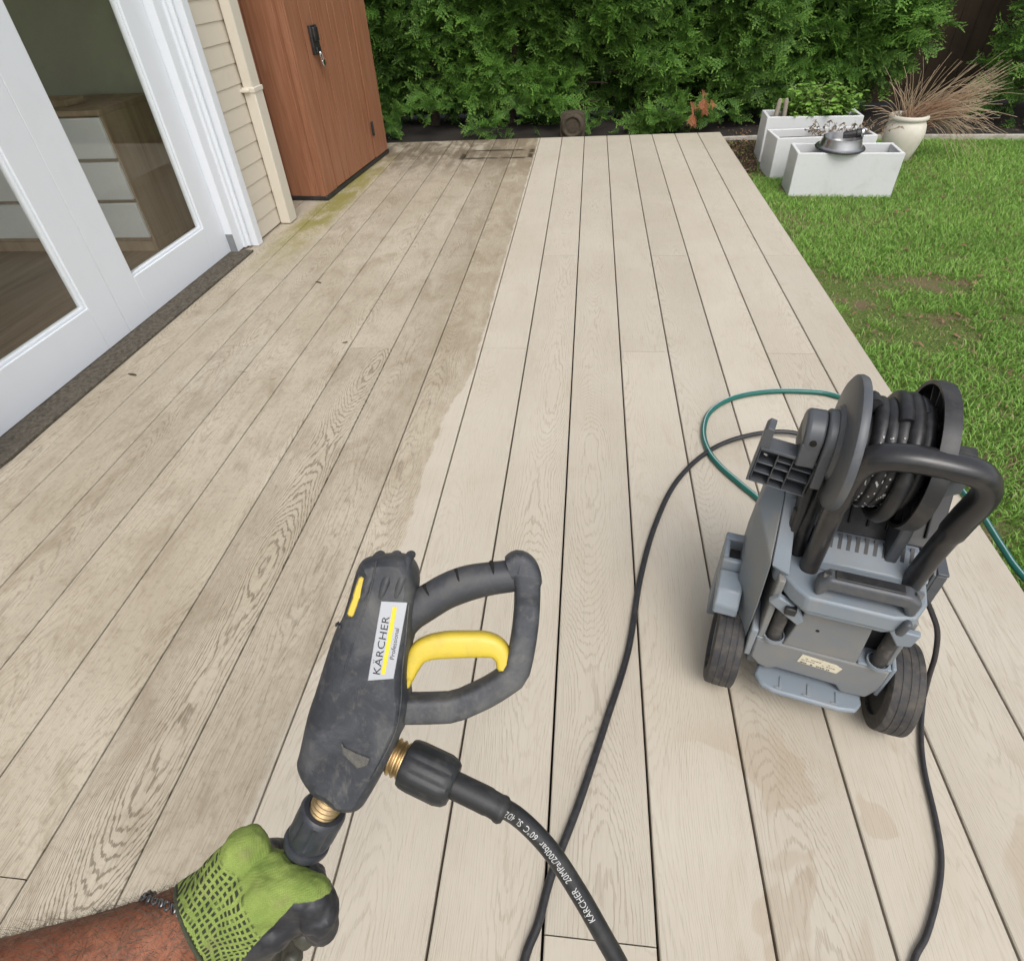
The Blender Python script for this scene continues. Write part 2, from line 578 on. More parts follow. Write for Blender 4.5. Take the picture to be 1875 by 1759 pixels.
# ------------------------------------------------------------------ deck: one walkable structure of separate boards
def build_deck():
    W = 0.2
    V, F, UV, BD = [], [], [], []
    def board(x0, x1, y0, y1, y1b, gap, ch=.0022):
        h = gap/2; o = len(V)
        xc = (x0+x1)/2
        prof = [(x0+h,-.024),(x0+h,-ch),(x0+h+ch,0),(x1-h-ch,0),(x1-h,-ch),(x1-h,-.024)]
        ny = max(2, int((y1-y0)/.5)+1)
        r = (random.random(), random.random(), random.random(), random.uniform(.45,1.0))
        if abs(x0+.6) < .01 and y0 < 0: r = (.37, .52, .74, 2.4)      # the board with the bold arched grain
        if abs(x0-.2) < .01: r = (r[0], r[1], .62, 1.3)
        us, vs = random.uniform(0,3), random.choice((-1,1))
        for j in range(ny):
            t = j/(ny-1)
            for x, z in prof:
                ye = y1 + (y1b-y1)*((x-x0)/(x1-x0))
                y = y0 + (ye-y0)*t
                V.append((x,y,z)); UV.append((x-xc, vs*(y+us))); BD.append(r)
        n = len(prof)
        for j in range(ny-1):
            for i in range(n-1):
                F.append((o+j*n+i, o+j*n+i+1, o+(j+1)*n+i+1, o+(j+1)*n+i))
        F.append(tuple(o+i for i in range(n)))
        F.append(tuple(o+(ny-1)*n+i for i in range(n-1,-1,-1)))
    def yend(x): return 6.08 + (x+1.42)*.0395
    for k in range(-15, 8):
        x0, x1 = k*W, (k+1)*W
        joints = {0: [2.31], 1: [3.36], 2: [.262]}[k % 3]
        joints = [j+random.uniform(-.012,.012) for j in joints]
        start = -1.6 if k >= -9 else 4.02
        ys = [start] + [j for j in joints if j > start+.2] + [None]
        gap = .0052 if k >= 0 else .0042
        for a in range(len(ys)-1):
            y0 = ys[a] + (.0012 if a else 0)
            if ys[a+1] is None: board(x0, x1, y0, yend(x0), yend(x1), gap)
            else: board(x0, x1, y0, ys[a+1]-.0012, ys[a+1]-.0012, gap)
    me = bpy.data.meshes.new('deck')
    me.from_pydata(V, [], F)
    uvl = me.uv_layers.new(name='board')
    ca = me.color_attributes.new('bd', 'FLOAT_COLOR', 'POINT')
    ca.data.foreach_set('color', np.array(BD, np.float32).ravel())
    li = np.zeros(len(me.loops), np.int32); me.loops.foreach_get('vertex_index', li)
    uvl.data.foreach_set('uv', np.array(UV, np.float32)[li].ravel())
    me.materials.append(M_deck)
    o = bpy.data.objects.new('deck', me); COL.objects.link(o)
    struct(o)
    mb = MB()   # edge boards below the deck on the lawn side and at the far end
    mb.box(1.574, 1.592, -1.6, 6.16, -.12, -.026)
    mb.add([(-3.0,5.99,-.12),(1.572,6.17,-.12),(1.572,6.185,-.12),(-3.0,6.005,-.12),(-3.0,5.99,-.026),(1.572,6.17,-.026),(1.572,6.185,-.026),(-3.0,6.005,-.026)],
           [(0,3,2,1),(4,5,6,7),(0,1,5,4),(1,2,6,5),(2,3,7,6),(3,0,4,7)])
    f = obj('deck_fascia', mb, plain('fascia_board', (.30,.25,.19), .7, var=.2), smooth=None)
    struct(f)
build_deck()

# ------------------------------------------------------------------ house: wall, frame, glazed doors, downpipe, room behind
def mat_paint(name, col, grime=(.30,.27,.22), amt=.25, rough=.45):
    k = NT(name)
    v = k.obj()
    n1 = k.noise(v, 7, 5, .65, .5); n2 = k.noise(k.vmul(v, (1,1,.15)), 30, 4, .6)
    m = k.math('MULTIPLY', k.math('ADD', k.ss(n1, .5, .8), k.math('MULTIPLY', k.ss(n2, .55, .8), .6)), amt, clamp=True)
    k.base(k.mix(m, col, grime), k.math('ADD', rough, k.math('MULTIPLY', n1, .15)), 0, .4)
    k.bump(k.noise(v, 160, 2), .12, .0008)
    return k.mat

def mat_timber(name, c0, c1, c2, axis=1, scale=1.0, rough=.5):
    k = NT(name)
    v = k.obj()
    st = [14.0*scale]*3; st[axis] = 1.1*scale
    n1 = k.noise(k.vmul(v, tuple(st)), 1.0, 5, .62, .8)
    st2 = [60.0*scale]*3; st2[axis] = 2.0*scale
    n2 = k.noise(k.vmul(v, tuple(st2)), 1.0, 3, .6)
    c = k.ramp(n1, [(.25, c0), (.5, c1), (.78, c2)])
    c = k.mix(k.math('MULTIPLY', k.ss(n2, .5, .75), .35), c, c0)
    k.base(c, rough, 0, .4)
    k.bump(n2, .15, .001)
    return k.mat

def mat_glass():
    k = NT('door_glass')
    fr = k.n('ShaderNodeFresnel'); fr.inputs['IOR'].default_value = 1.52
    g = k.n('ShaderNodeBsdfGlossy'); g.inputs['Roughness'].default_value = 0.0
    g.inputs['Color'].default_value = (.9,.95,.92,1)
    t = k.n('ShaderNodeBsdfTransparent'); t.inputs[0].default_value = (.97,.98,.97,1)
    mx = k.n('ShaderNodeMixShader')
    bf = k.n('ShaderNodeNewGeometry').outputs['Backfacing']
    f2 = k.math('MULTIPLY', k.math('MULTIPLY', fr.outputs[0], k.math('SUBTRACT', 1.0, bf)), 1.5, clamp=True)
    dust = k.math('MULTIPLY', k.ss(k.noise(k.obj(), 300, 2), .70, .78), .10)
    d = k.n('ShaderNodeBsdfDiffuse'); d.inputs[0].default_value = (.6,.6,.58,1)
    k.l(f2, mx.inputs[0]); k.l(t.outputs[0], mx.inputs[1]); k.l(g.outputs[0], mx.inputs[2])
    m2 = k.n('ShaderNodeMixShader'); k.l(dust, m2.inputs[0]); k.l(mx.outputs[0], m2.inputs[1]); k.l(d.outputs[0], m2.inputs[2])
    k.l(m2.outputs[0], k.out.inputs[0])
    return k.mat

M_white = mat_paint('white_door_paint', (.73,.76,.80), amt=.05)
M_cream = mat_paint('cream_wall_paint', (.60,.545,.45), (.42,.37,.28), .22, .6)
M_pipe = mat_paint('cream_pipe_paint', (.63,.58,.49), (.48,.42,.32), .25, .5)
M_glass = mat_glass()

def mat_sill():
    k = NT('weathered_sill')
    v = k.obj()
    n1 = k.noise(v, 60, 6, .75); n2 = k.noise(k.vmul(v, (6,1.2,1)), 3, 5, .6)
    c = k.mix(k.ss(n1, .3, .7), (.045,.038,.030), (.15,.132,.104))
    c = k.mix(k.math('MULTIPLY', k.ss(n2, .45, .7), .6), c, (.12,.105,.085))
    k.base(c, .9, 0, .2); k.bump(n1, 1.0, .006)
    return k.mat

HM = Matrix.Translation((-1.55,3.40,0)) @ Matrix.Rotation(R(-1.55), 4, 'Z')
house = thing('house', 'cream weatherboard house wall with white glazed double doors opening onto the deck', 'house', M=HM)

mb = MB()
# lapped weatherboards between door frame and corner
z = 0.01; i = 0
while z < 2.75:
    h = .097
    t0, t1 = -.037, -.0425
    mb.add([(t0,.15,z),(t0,.66,z),(t1,.66,z+h+.012),(t1,.15,z+h+.012),(-.075,.15,z),(-.075,.66,z),(-.075,.66,z+h+.012),(-.075,.15,z+h+.012)],
           [(0,1,2,3),(7,6,5,4),(4,5,1,0),(5,6,2,1),(6,7,3,2),(7,4,0,3)])
    z += h
# wall above the doors, wall beyond with an unseen opening added for room light, end wall
mb.box(-.16,-.05,-3.2,.15,2.19,2.75)
mb.box(-.16,-.05,-2.9,-2.162,-.02,2.19); mb.box(-.16,-.05,-5.5,-3.2,2.19,2.75); mb.box(-.16,-.05,-5.5,-5.2,-.02,2.19)
mb.box(-.16,-.08,.16,.655,-.02,2.75)
mb.box(-4.6,-.17,.575,.655,-.02,2.75)
mb.box(-4.7,-4.6,-5.5,.655,-.02,2.75)
obj('wall', mb, M_cream, house, bevel=.0015)
mb = MB(); mb.box(-4.6,-.17,-5.5,.57,-.05,.012)
obj('room_floor', mb, mat_timber('room_floorboards', (.13,.085,.055), (.24,.165,.112), (.33,.245,.175), 1, 1.0, .45), house)
mb = MB(); mb.box(-4.6,-.17,-5.5,.57,2.5,2.52)
obj('ceiling', mb, plain('ceiling_white', (.6,.6,.58), .8, var=.03), house)
mb = MB(); mb.box(-4.595,-.17,.550,.573,.013,2.5); mb.box(-4.598,-4.575,-5.5,.55,.013,2.5)
obj('room_wall', mb, plain('room_wall_paint', (.44,.44,.345), .8, var=.05, scale=3), house)
mb = MB(); mb.box(-4.7,.06,-5.6,.70,2.76,2.84)
obj('roof', mb, plain('roof_sheet', (.2,.2,.2), .6), house)
mb = MB(); mb.box(-.19,.0,-2.10,.045,-.03,.012)
obj('door_sill', mb, mat_sill(), house, bevel=.003)

# door frame: jamb, bead and architrave on each side plus a head
mb = MB()
def jamb(s, base):
    q = lambda y: base + s*(y-.035)
    for x0,x1,y0,y1,z0 in ((-.20,-.075,.0055,.075,.0125),(-.20,-.060,.0755,.098,.0125),(-.20,-.040,.0985,.112,.0128),(-.20,-.052,.1125,.128,.0128),(-.20,-.004,.1285,.188,.002)):
        a, b = q(y0), q(y1)
        mb.box(x0,x1,min(a,b),max(a,b),z0,2.16)
jamb(1, .035); jamb(-1, -1.970)
mb.box(-.20,-.066,-2.15,.19,2.065,2.10); mb.box(-.20,-.006,-2.16,.20,2.1605,2.23)
obj('door_frame', mb, M_white, house, bevel=.003)

mb = MB(); mb.box(-.122,-.0765,.0036,.0052,.0130,.115)
obj('draught_seal', mb, plain('grey_seal', (.22,.23,.24), .7), house)
def door(y0, y1, g0, g1):
    mb = MB()
    xa, xb = -.170, -.125
    mb.box(xa,xb,y0,g0,.0135,2.06); mb.box(xa,xb,g1,y1,.0135,2.06)
    mb.box(xa,xb-.0002,g0,g1,.0135,.209); mb.box(xa,xb-.0002,g0,g1,1.93,2.06)
    # glazing bead, stepped inside the opening
    for a,b,c,d in ((g0,g0+.012,.209,1.93),(g1-.012,g1,.209,1.93),(g0+.012,g1-.012,.209,.221),(g0+.012,g1-.012,1.918,1.93)):
        mb.box(xa+.006,xb-.010,a,b,c,d)
    d = obj('door', mb, M_white, house, bevel=.0025)
    mb = MB(); mb.box(-.152,-.146,g0+.004,g1-.004,.213,1.926)
    obj('glass_pane', mb, M_glass, d, smooth=None)
    return d
door(-.9966, .003, -.824, -.168)
door(-1.999, -.9978, -1.825, -1.158)

# square downpipe with a joint collar
mb = MB()
mb.box(-.033,.036,.520,.628,.004,.742); mb.box(-.029,.032,.524,.624,.742,2.7)
dp = obj('downpipe', mb, M_pipe, house, bevel=.006, seg=3)
mb = MB(); mb.box(-.038,.040,.515,.634,.738,.764); mb.box(-.05,.01,.500,.518,.742,.758)
obj('pipe_collar', mb, M_pipe, dp, bevel=.004)

# chest of drawers inside, with a small dish
ch = thing('chest_of_drawers', 'pale oak chest with white drawer fronts standing behind the door glass', 'chest of drawers', (-2.145,3.415,.012), R(0))
W_ch = mat_timber('oak_veneer', (.25,.17,.11), (.38,.28,.19), (.46,.355,.255), 2, .8, .5)
mb = MB()
mb.box(-1.20,0,.012,.50,0,.06); mb.box(-1.20,-1.18,.012,.50,.06,.72); mb.box(-.02,0,.012,.50,.06,.72)
mb.box(-1.18,-.02,.02,.50,.06,.10); mb.box(-1.20,.002,.0,.505,.72,.745); mb.box(-1.18,-.02,.03,.50,.10,.72)
obj('carcass', mb, W_ch, ch, bevel=.002)
M_drw = plain('drawer_white', (.74,.76,.75), .35, var=.03)
for zz in (.085,.300,.515):
    mb = MB(); mb.box(-1.175,-.012,-.004,.016,zz,zz+.196)
    obj('drawer_front', mb, M_drw, ch, bevel=.004)
dish = MB(); dish.box(-.13,.13,-.07,.07,0,.006)
for a in ((-.13,.13,-.07,-.062),(-.13,.13,.062,.07),(-.13,-.122,-.062,.062),(.122,.13,-.062,.062)): dish.box(*a,.006,.03)
o = obj('wooden_tray', dish, W_ch, None, bevel=.002)
o.location = (-2.52,3.62,.758); o.rotation_euler = (0,0,R(-8))
tag(o, 'small shallow wooden tray lying on the oak chest behind the glass', 'tray')

# ------------------------------------------------------------------ brown cabinet
def mat_resin():
    k = NT('brown_resin_panel')
    v = k.obj()
    x, y, zz = k.sep(v)
    n1 = k.noise(k.vmul(v, (40,40,2.2)), 1.0, 5, .65, .7)
    n2 = k.noise(k.vmul(v, (150,150,5)), 1.0, 3, .6)
    big = k.noise(v, 2.5, 3, .5)
    c = k.mix(k.ss(n1, .3, .7), (.255,.105,.053), (.345,.158,.088))
    c = k.mix(k.math('MULTIPLY', k.ss(n2, .5, .7), .3), c, (.185,.074,.038))
    c = k.mix(k.math('MULTIPLY', k.ss(big, .45, .75), .3), c, (.335,.158,.100))
    k.base(c, .5, 0, .4)
    k.bump(k.math('ADD', n1, n2), .35, .0012)
    return k.mat
M_res = mat_resin(); M_blk = worn('black_plastic', (.016,.016,.017), (.12,.10,.08), .45, .35)
SM = Matrix.Translation((-1.412,4.398,0)) @ Matrix.Rotation(R(-4.57), 4, 'Z')   # local: x out of the front, y along the front
shed = thing('storage_cabinet', 'tall brown wood-look plastic cabinet standing on the deck before the hedge', 'storage cabinet', M=SM)
mb = MB(); mb.box(-.74,.006,-.004,1.330,.002,.030)
obj('base', mb, M_blk, shed, bevel=.004)
Hc = 1.95
# planked side: raised slats with grooves
mb = MB()
mb.box(-.72,-.012,.004,.026,.0305,Hc)
x = -.70
for w in (.20,.21,.20): 
    mb.box(x,x+w,-.004,.0035,.0305,Hc); x += w+.012
mb.box(-.045,-.002,-.006,.03,.0305,Hc)
mb.box(-.72,-.012,1.300,1.322,.0305,Hc)
mb.box(-.74,-.721,.0,1.326,.0305,Hc)
obj('side_panel', mb, M_res, shed, bevel=.004)
mb = MB()
mb.box(-.03,.0,.0305,.1930,.0305,Hc); mb.box(-.028,.003,.012,.030,.031,Hc-.001)
mb.box(-.03,.0,1.040,1.322,.0305,Hc); mb.box(-.03,-.0005,.197,1.0395,1.86,Hc)
obj('front_frame', mb, M_res, shed, bevel=.005)
mb = MB()
mb.box(-.032,-.0125,.203,1.030,.034,1.852)
y = .205
for w in (.150,.1,.17,.1,.17,.112):
    mb.box(-.012,.001,y,y+w-.009,.036,1.850); y += w
dr = obj('door', mb, M_res, shed, bevel=.003)
mb = MB()
mb.box(.0012,.020,.262,.362,.830,.985)
mb.box(.020,.034,.280,.345,.90,.975); mb.box(.020,.028,.290,.35,.838,.868)
obj('latch', mb, M_blk, dr, bevel=.004)
for zz in (.24,1.6):
    mb = MB(); mb.box(.0005,.010,1.028,1.058,zz-.045,zz+.055); mb.cyl((.010,1.043,zz-.045),(.010,1.043,zz+.055),.008,seg=12)
    obj('hinge', mb, M_blk, shed, bevel=.002)
mb = MB(); mb.box(-.78,.03,-.03,1.356,Hc+.001,Hc+.03); mb.prism([(-.76,Hc+.03),(.01,Hc+.03),(-.10,Hc+.12),(-.70,Hc+.12)],'y',-.01,1.34)
obj('roof', mb, M_res, shed, bevel=.01)
# padlock hanging from the latch
M_chrome = plain('chrome', (.62,.62,.64), .16, 1.0, var=.1)
pl = thing('padlock', 'small silver padlock hanging below the black latch of the brown cabinet', 'padlock', M=SM @ Matrix.Translation((.034,.312,.835)) @ Matrix.Rotation(R(14),4,'X'))
mb = MB(); mb.box(-.008,.008,-.019,.019,-.075,-.038); obj('lock_body', mb, M_chrome, pl, bevel=.004)
mb = MB(); mb.tube(spline([(0,-.013,-.038),(0,-.013,-.008),(0,0,.008),(0,.013,-.008),(0,.013,-.038)],6), .0035, seg=10); obj('shackle', mb, M_chrome, pl)


# ------------------------------------------------------------------ back fence, edging, stone block
def mat_fence():
    k = NT('dark_fence_boards')
    v = k.obj()
    n1 = k.noise(k.vmul(v, (18,18,1.2)), 1.0, 5, .6); n2 = k.noise(v, 2.5, 4, .6)
    c = k.mix(n1, (.030,.021,.014), (.066,.047,.031))
    c = k.mix(k.math('MULTIPLY', k.ss(n2, .45, .7), .5), c, (.085,.060,.038))
    k.base(c, .85, 0, .2); k.bump(n1, .5, .004)
    return k.mat
fence = thing('timber_fence', 'dark brown board fence standing behind the conifer hedge', 'fence', (0,7.45,-.06))
mb = MB()
x = -3.2
while x < 9.5:
    mb.box(x,x+.148,0,.018,.03,1.85); x += .150
obj('boards', mb, mat_fence(), fence, bevel=.003)
for zz in (.35,1.5):
    mb = MB(); mb.box(-3.2,9.5,.019,.06,zz,zz+.09); obj('rail', mb, mat_fence(), fence)
for x in (-3.1,-.6,1.9,4.4,6.9,9.4):
    mb = MB(); mb.box(x-.05,x+.05,.061,.16,-.2,1.8); obj('post', mb, mat_fence(), fence)

mb = MB()
mb.prism([(1.60,6.135),(2.06,6.165),(3.30,6.055),(4.05,5.985),(9.0,5.55),(9.0,5.585),(4.05,6.02),(3.30,6.09),(2.06,6.20),(1.60,6.17)],'z',-.085,-.028)
o = obj('lawn_edging', mb, worn('weathered_edging', (.42,.39,.34), (.15,.12,.09), .85, .6, 12), None, bevel=.004)
tag(o, 'pale grey edging strip between the lawn and the planting bed', 'edging')

mb = MB()
mb.lathe([(.0,-.05),(.10,-.05),(.125,-.03),(.135,0),(.125,.03),(.10,.05),(.085,.045),(.075,.03),(.05,.036),(.0,.032)], (0,0,.13), (0,-1,0), 40)
mb.prism([(-.13,0),(.13,0),(.135,.12),(.12,.24),(.06,.265),(-.07,.26),(-.125,.235),(-.135,.1)],'y',-.02,.09)
o = obj('stone_block', mb, worn('mossy_stone', (.060,.046,.030), (.028,.025,.014), .9, .8, 20, bump=1.0), None, bevel=.012, seg=3)
o.location = (.285,6.38,-.07); o.rotation_euler = (0,0,R(-3)); o.scale = (.86,.86,.86)
tag(o, 'weathered brown block with a round face standing in the dark under the hedge', 'stone block')


# ------------------------------------------------------------------ planters, bowl, pot
M_fib = worn('white_fibrestone', (.58,.59,.59), (.37,.355,.31), .75, .45, 7, bump=.5, lo=.5, hi=.85)
def planter(loc, rz, w, d, h, label, soil):
    t = thing('planter_box', label, 'planter', loc, R(rz), 'white trough planters by the deck edge')
    mb = MB()
    tk = .022
    mb.box(0,w,0,tk,0,h); mb.box(0,w,d-tk,d,0,h); mb.box(0,tk,tk,d-tk,0,h-.0003); mb.box(w-tk,w,tk,d-tk,0,h-.0003)
    mb.box(tk,w-tk,tk,d-tk,0,.03)
    obj('trough', mb, M_fib, t, bevel=.004)
    if soil:
        mb = MB(); mb.box(tk+.001,w-tk-.001,tk+.001,d-tk-.001,.03,h-soil)
        obj('potting_soil', mb, M_soil, t)
    return t
planter((1.814,4.566,-.062), -4.0, .655, .275, .271, 'front white trough planter, empty, with a steel bowl on its rim', .17)
planter((1.774,4.975,-.062), 3.0, .690, .285, .271, 'middle white trough planter holding dry twigs', .05)
planter((1.79,5.44,-.062), -3.0, .690, .270, .315, 'back white trough planter full of green herbs', .04)

M_steel = plain('brushed_steel', (.50,.50,.50), .22, 1.0, var=.2, scale=8)
M_rub = worn('black_rubber', (.014,.014,.015), (.07,.065,.055), .55, .4)
bowl = thing('pet_bowl', 'stainless steel bowl with black rubber foot resting on the front white planter', 'bowl', (2.10,4.66,.214), R(8))
bowl.rotation_euler = (R(2.5), R(1), R(8))
mb = MB()
mb.lathe([(.148,.006),(.150,.011),(.141,.014),(.133,.020),(.126,.042),(.121,.060),(.120,.066),(.115,.069),(.110,.066),(.106,.050),(.098,.030),(.07,.022),(.0,.020)], seg=56)
obj('bowl_shell', mb, M_steel, bowl)
mb = MB(); mb.lathe([(.135,.0),(.153,.0),(.157,.006),(.153,.012),(.146,.011),(.135,.004)], seg=56, closed=True)
obj('rubber_ring', mb, M_rub, bowl)
t = thing('hose_nozzle', 'small black and silver hose fitting lying in the steel bowl', 'hose fitting', (2.165,4.665,.285))
t.rotation_euler = (R(0), R(0), R(-12))
mb = MB(); mb.cyl((-.06,0,0),(.015,0,.012),.020,.024,20); mb.cyl((.0151,0,.012),(.045,0,.017),.027,.025,20)
obj('nozzle_body', mb, M_blk, t, bevel=.003)
mb = MB(); mb.lathe([(.026,0),(.030,0),(.030,.012),(.026,.012)], (.0455,0,.017), (1,0,.15), 24, closed=True)
obj('nozzle_ring', mb, M_chrome, t)

pot = thing('ceramic_pot', 'round cream ceramic pot with thick rim standing behind the white planters', 'pot', (2.815,5.44,-.06))
mb = MB()
mb.lathe([(.0,.0),(.085,.0),(.095,.01),(.120,.08),(.140,.155),(.143,.20),(.134,.245),(.122,.268),(.121,.272),(.134,.282),(.137,.296),(.130,.308),(.118,.308),(.112,.296),(.112,.26),(.0,.258)], seg=56)
obj('pot_body', mb, worn('cream_glaze', (.62,.58,.50), (.40,.35,.27), .45, .35, 8), pot, smooth=50)
mb = MB(); mb.lathe([(.0,.270),(.111,.270)], seg=24); obj('potting_soil', mb, M_soil, pot)


# ------------------------------------------------------------------ plants
def leaf_mesh(P, D, N, L, Wd, curl=.25, seg=3):
    """many leaves at once: base P, direction D, face normal N (n,3); length L, width Wd (n,). Diamond-shaped, curved."""
    n = len(P)
    D = D/np.linalg.norm(D, axis=1, keepdims=True)
    S = np.cross(D, N); S /= np.linalg.norm(S, axis=1, keepdims=True)+1e-9
    U = np.cross(S, D)
    prof = [(0,.12),(.3,1.0),(.65,.75),(1.0,.05)]
    V = np.zeros((n, len(prof)*2, 3))
    for j, (t, w) in enumerate(prof):
        c = P + D*(L*t)[:,None] - U*(curl*L*t*t)[:,None]
        V[:,2*j] = c - S*(Wd*w*.5)[:,None]
        V[:,2*j+1] = c + S*(Wd*w*.5)[:,None]
    k = len(prof)
    base = (np.arange(n)*2*k)[:,None]
    F = np.concatenate([base + np.array([[2*j,2*j+1,2*j+3,2*j+2]]) for j in range(k-1)], 0)
    tip = np.tile(np.repeat(np.array([p[0] for p in prof]),2), n)
    return V.reshape(-1,3), F, tip, 2*k

def frond_proto(nb, r):
    """flat conifer spray of length 1: side branchlets with scale-leaf lobes; returns quads (m,4,3) and tip value"""
    Q, T = [], []
    def quad(p, d, s, L, w, tip):
        d = d/np.linalg.norm(d); s = s - d*s.dot(d); s /= np.linalg.norm(s)
        Q.append([p - s*w*.25, p + d*L*.45 - s*w*.5, p + d*L, p + d*L*.45 + s*w*.5]); T.append([tip*.8, tip*.9, tip, tip*.9])
    Z = np.array([0,0,1.0])
    spine = lambda t: np.array([t, .05*math.sin(3*t+r.uniform(0,1)), -.22*t*t])
    for i in range(6):
        a, b = spine(i/6), spine((i+1)/6)
        quad(a, b-a, np.array([0,1,0.]), .22, .035, i/6)
    for i in range(nb):
        t = .12+.86*i/nb
        for sd in (-1,1):
            L = (.44*math.sin(math.pi*min(1,.25+.75*(1-t)))**.8 * (.75+.5*r.random()))*(1 if t<.9 else .7)
            ang = R(r.uniform(38,58))
            d = np.array([math.cos(ang), sd*math.sin(ang), r.uniform(-.25,.25)])
            p = spine(t)
            sdir = np.array([-d[1], d[0], r.uniform(-.4,.4)])
            for q in range(3):
                pp = p + d*L*q/3 + np.array([0,0,-.10*L*(q/3)**2])
                quad(pp, d, sdir, L*.46, .060, min(1,t*.5+.45*q/3+.1))
                if q < 3:
                    for s2 in (-1,1):
                        a2 = math.atan2(d[1],d[0]) + s2*R(r.uniform(32,50))
                        quad(pp+d*L*.1, np.array([math.cos(a2), math.sin(a2), r.uniform(-.3,.2)]), np.array([-math.sin(a2),math.cos(a2),0.2]), L*.30*(1-.2*q), .046, min(1,t*.5+.5*(q+1)/3))
    return np.array(Q), np.array(T)

def scatter_fronds(name, protos, P, D, N, S, tone, mat, parent):
    n = len(P)
    D = D/np.linalg.norm(D,axis=1,keepdims=True)
    B = np.cross(N, D); B /= np.linalg.norm(B,axis=1,keepdims=True)
    Nn = np.cross(D, B)
    which = rng.integers(0, len(protos), n)
    Vs, Ts, Tn = [], [], []
    for i, (Q, T) in enumerate(protos):
        idx = np.where(which == i)[0]
        q = Q.reshape(-1,3)
        V = P[idx][:,None,:] + S[idx][:,None,None]*(q[None,:,0:1]*D[idx][:,None,:] + q[None,:,1:2]*B[idx][:,None,:] + q[None,:,2:3]*Nn[idx][:,None,:])
        Vs.append(V.reshape(-1,3)); Ts.append(np.tile(T.ravel(), len(idx))); Tn.append(np.repeat(tone[idx], len(q)))
    V = np.concatenate(Vs)
    F = np.arange(len(V)).reshape(-1,4)
    return np_obj(name, V, F, mat, parent, {'tip': np.concatenate(Ts), 'tone': np.concatenate(Tn)})

def vnoise(x, y, s, seed=0):
    """value noise in numpy"""
    g = np.random.default_rng(seed).random((128,128))
    x = np.asarray(x)*s; y = np.asarray(y)*s
    xi = np.floor(x).astype(int); yi = np.floor(y).astype(int)
    fx = x-xi; fy = y-yi
    fx = fx*fx*(3-2*fx); fy = fy*fy*(3-2*fy)
    G = lambda a,b: g[a % 128, b % 128]
    return (G(xi,yi)*(1-fx)+G(xi+1,yi)*fx)*(1-fy) + (G(xi,yi+1)*(1-fx)+G(xi+1,yi+1)*fx)*fy

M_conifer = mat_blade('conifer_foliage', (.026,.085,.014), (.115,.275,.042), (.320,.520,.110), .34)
M_bark = worn('conifer_bark', (.050,.034,.023), (.10,.085,.06), .9, .5, 25, bump=1.0)
protos = [frond_proto(7+i%2, np.random.default_rng(50+i)) for i in range(5)]

def hedge_part(xr, zr, dens, size, depth, y0, keep):
    n = int((xr[1]-xr[0])*(zr[1]-zr[0])*dens)
    x = rng.uniform(*xr, n); zz = rng.uniform(*zr, n)
    b = vnoise(x+9, zz+5, 2.2, 1)*.45 + vnoise(x+3, zz+2, 6.0, 2)*.20      # lumps
    dep = rng.random(n)**1.6*depth
    y = y0 - b + .35 + dep
    holes = vnoise(x+40, zz+20, 3.6, 3)
    ok = keep(x, zz, rng.random(n)) & ((holes > .27) | (dep > .25))
    x, y, zz, dep = x[ok], y[ok], zz[ok], dep[ok]
    n = len(x)
    D = np.stack([rng.normal(0,.75,n), -np.abs(rng.normal(.75,.4,n)), rng.normal(.10,.45,n)],1)
    N = np.stack([rng.normal(0,.55,n), rng.normal(-.75,.35,n), np.abs(rng.normal(.75,.35,n))],1)
    S = size*rng.uniform(.65,1.35,n)
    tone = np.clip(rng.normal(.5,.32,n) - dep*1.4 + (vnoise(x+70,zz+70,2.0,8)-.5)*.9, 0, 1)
    return np.stack([x,y,zz],1), D, N, S, tone

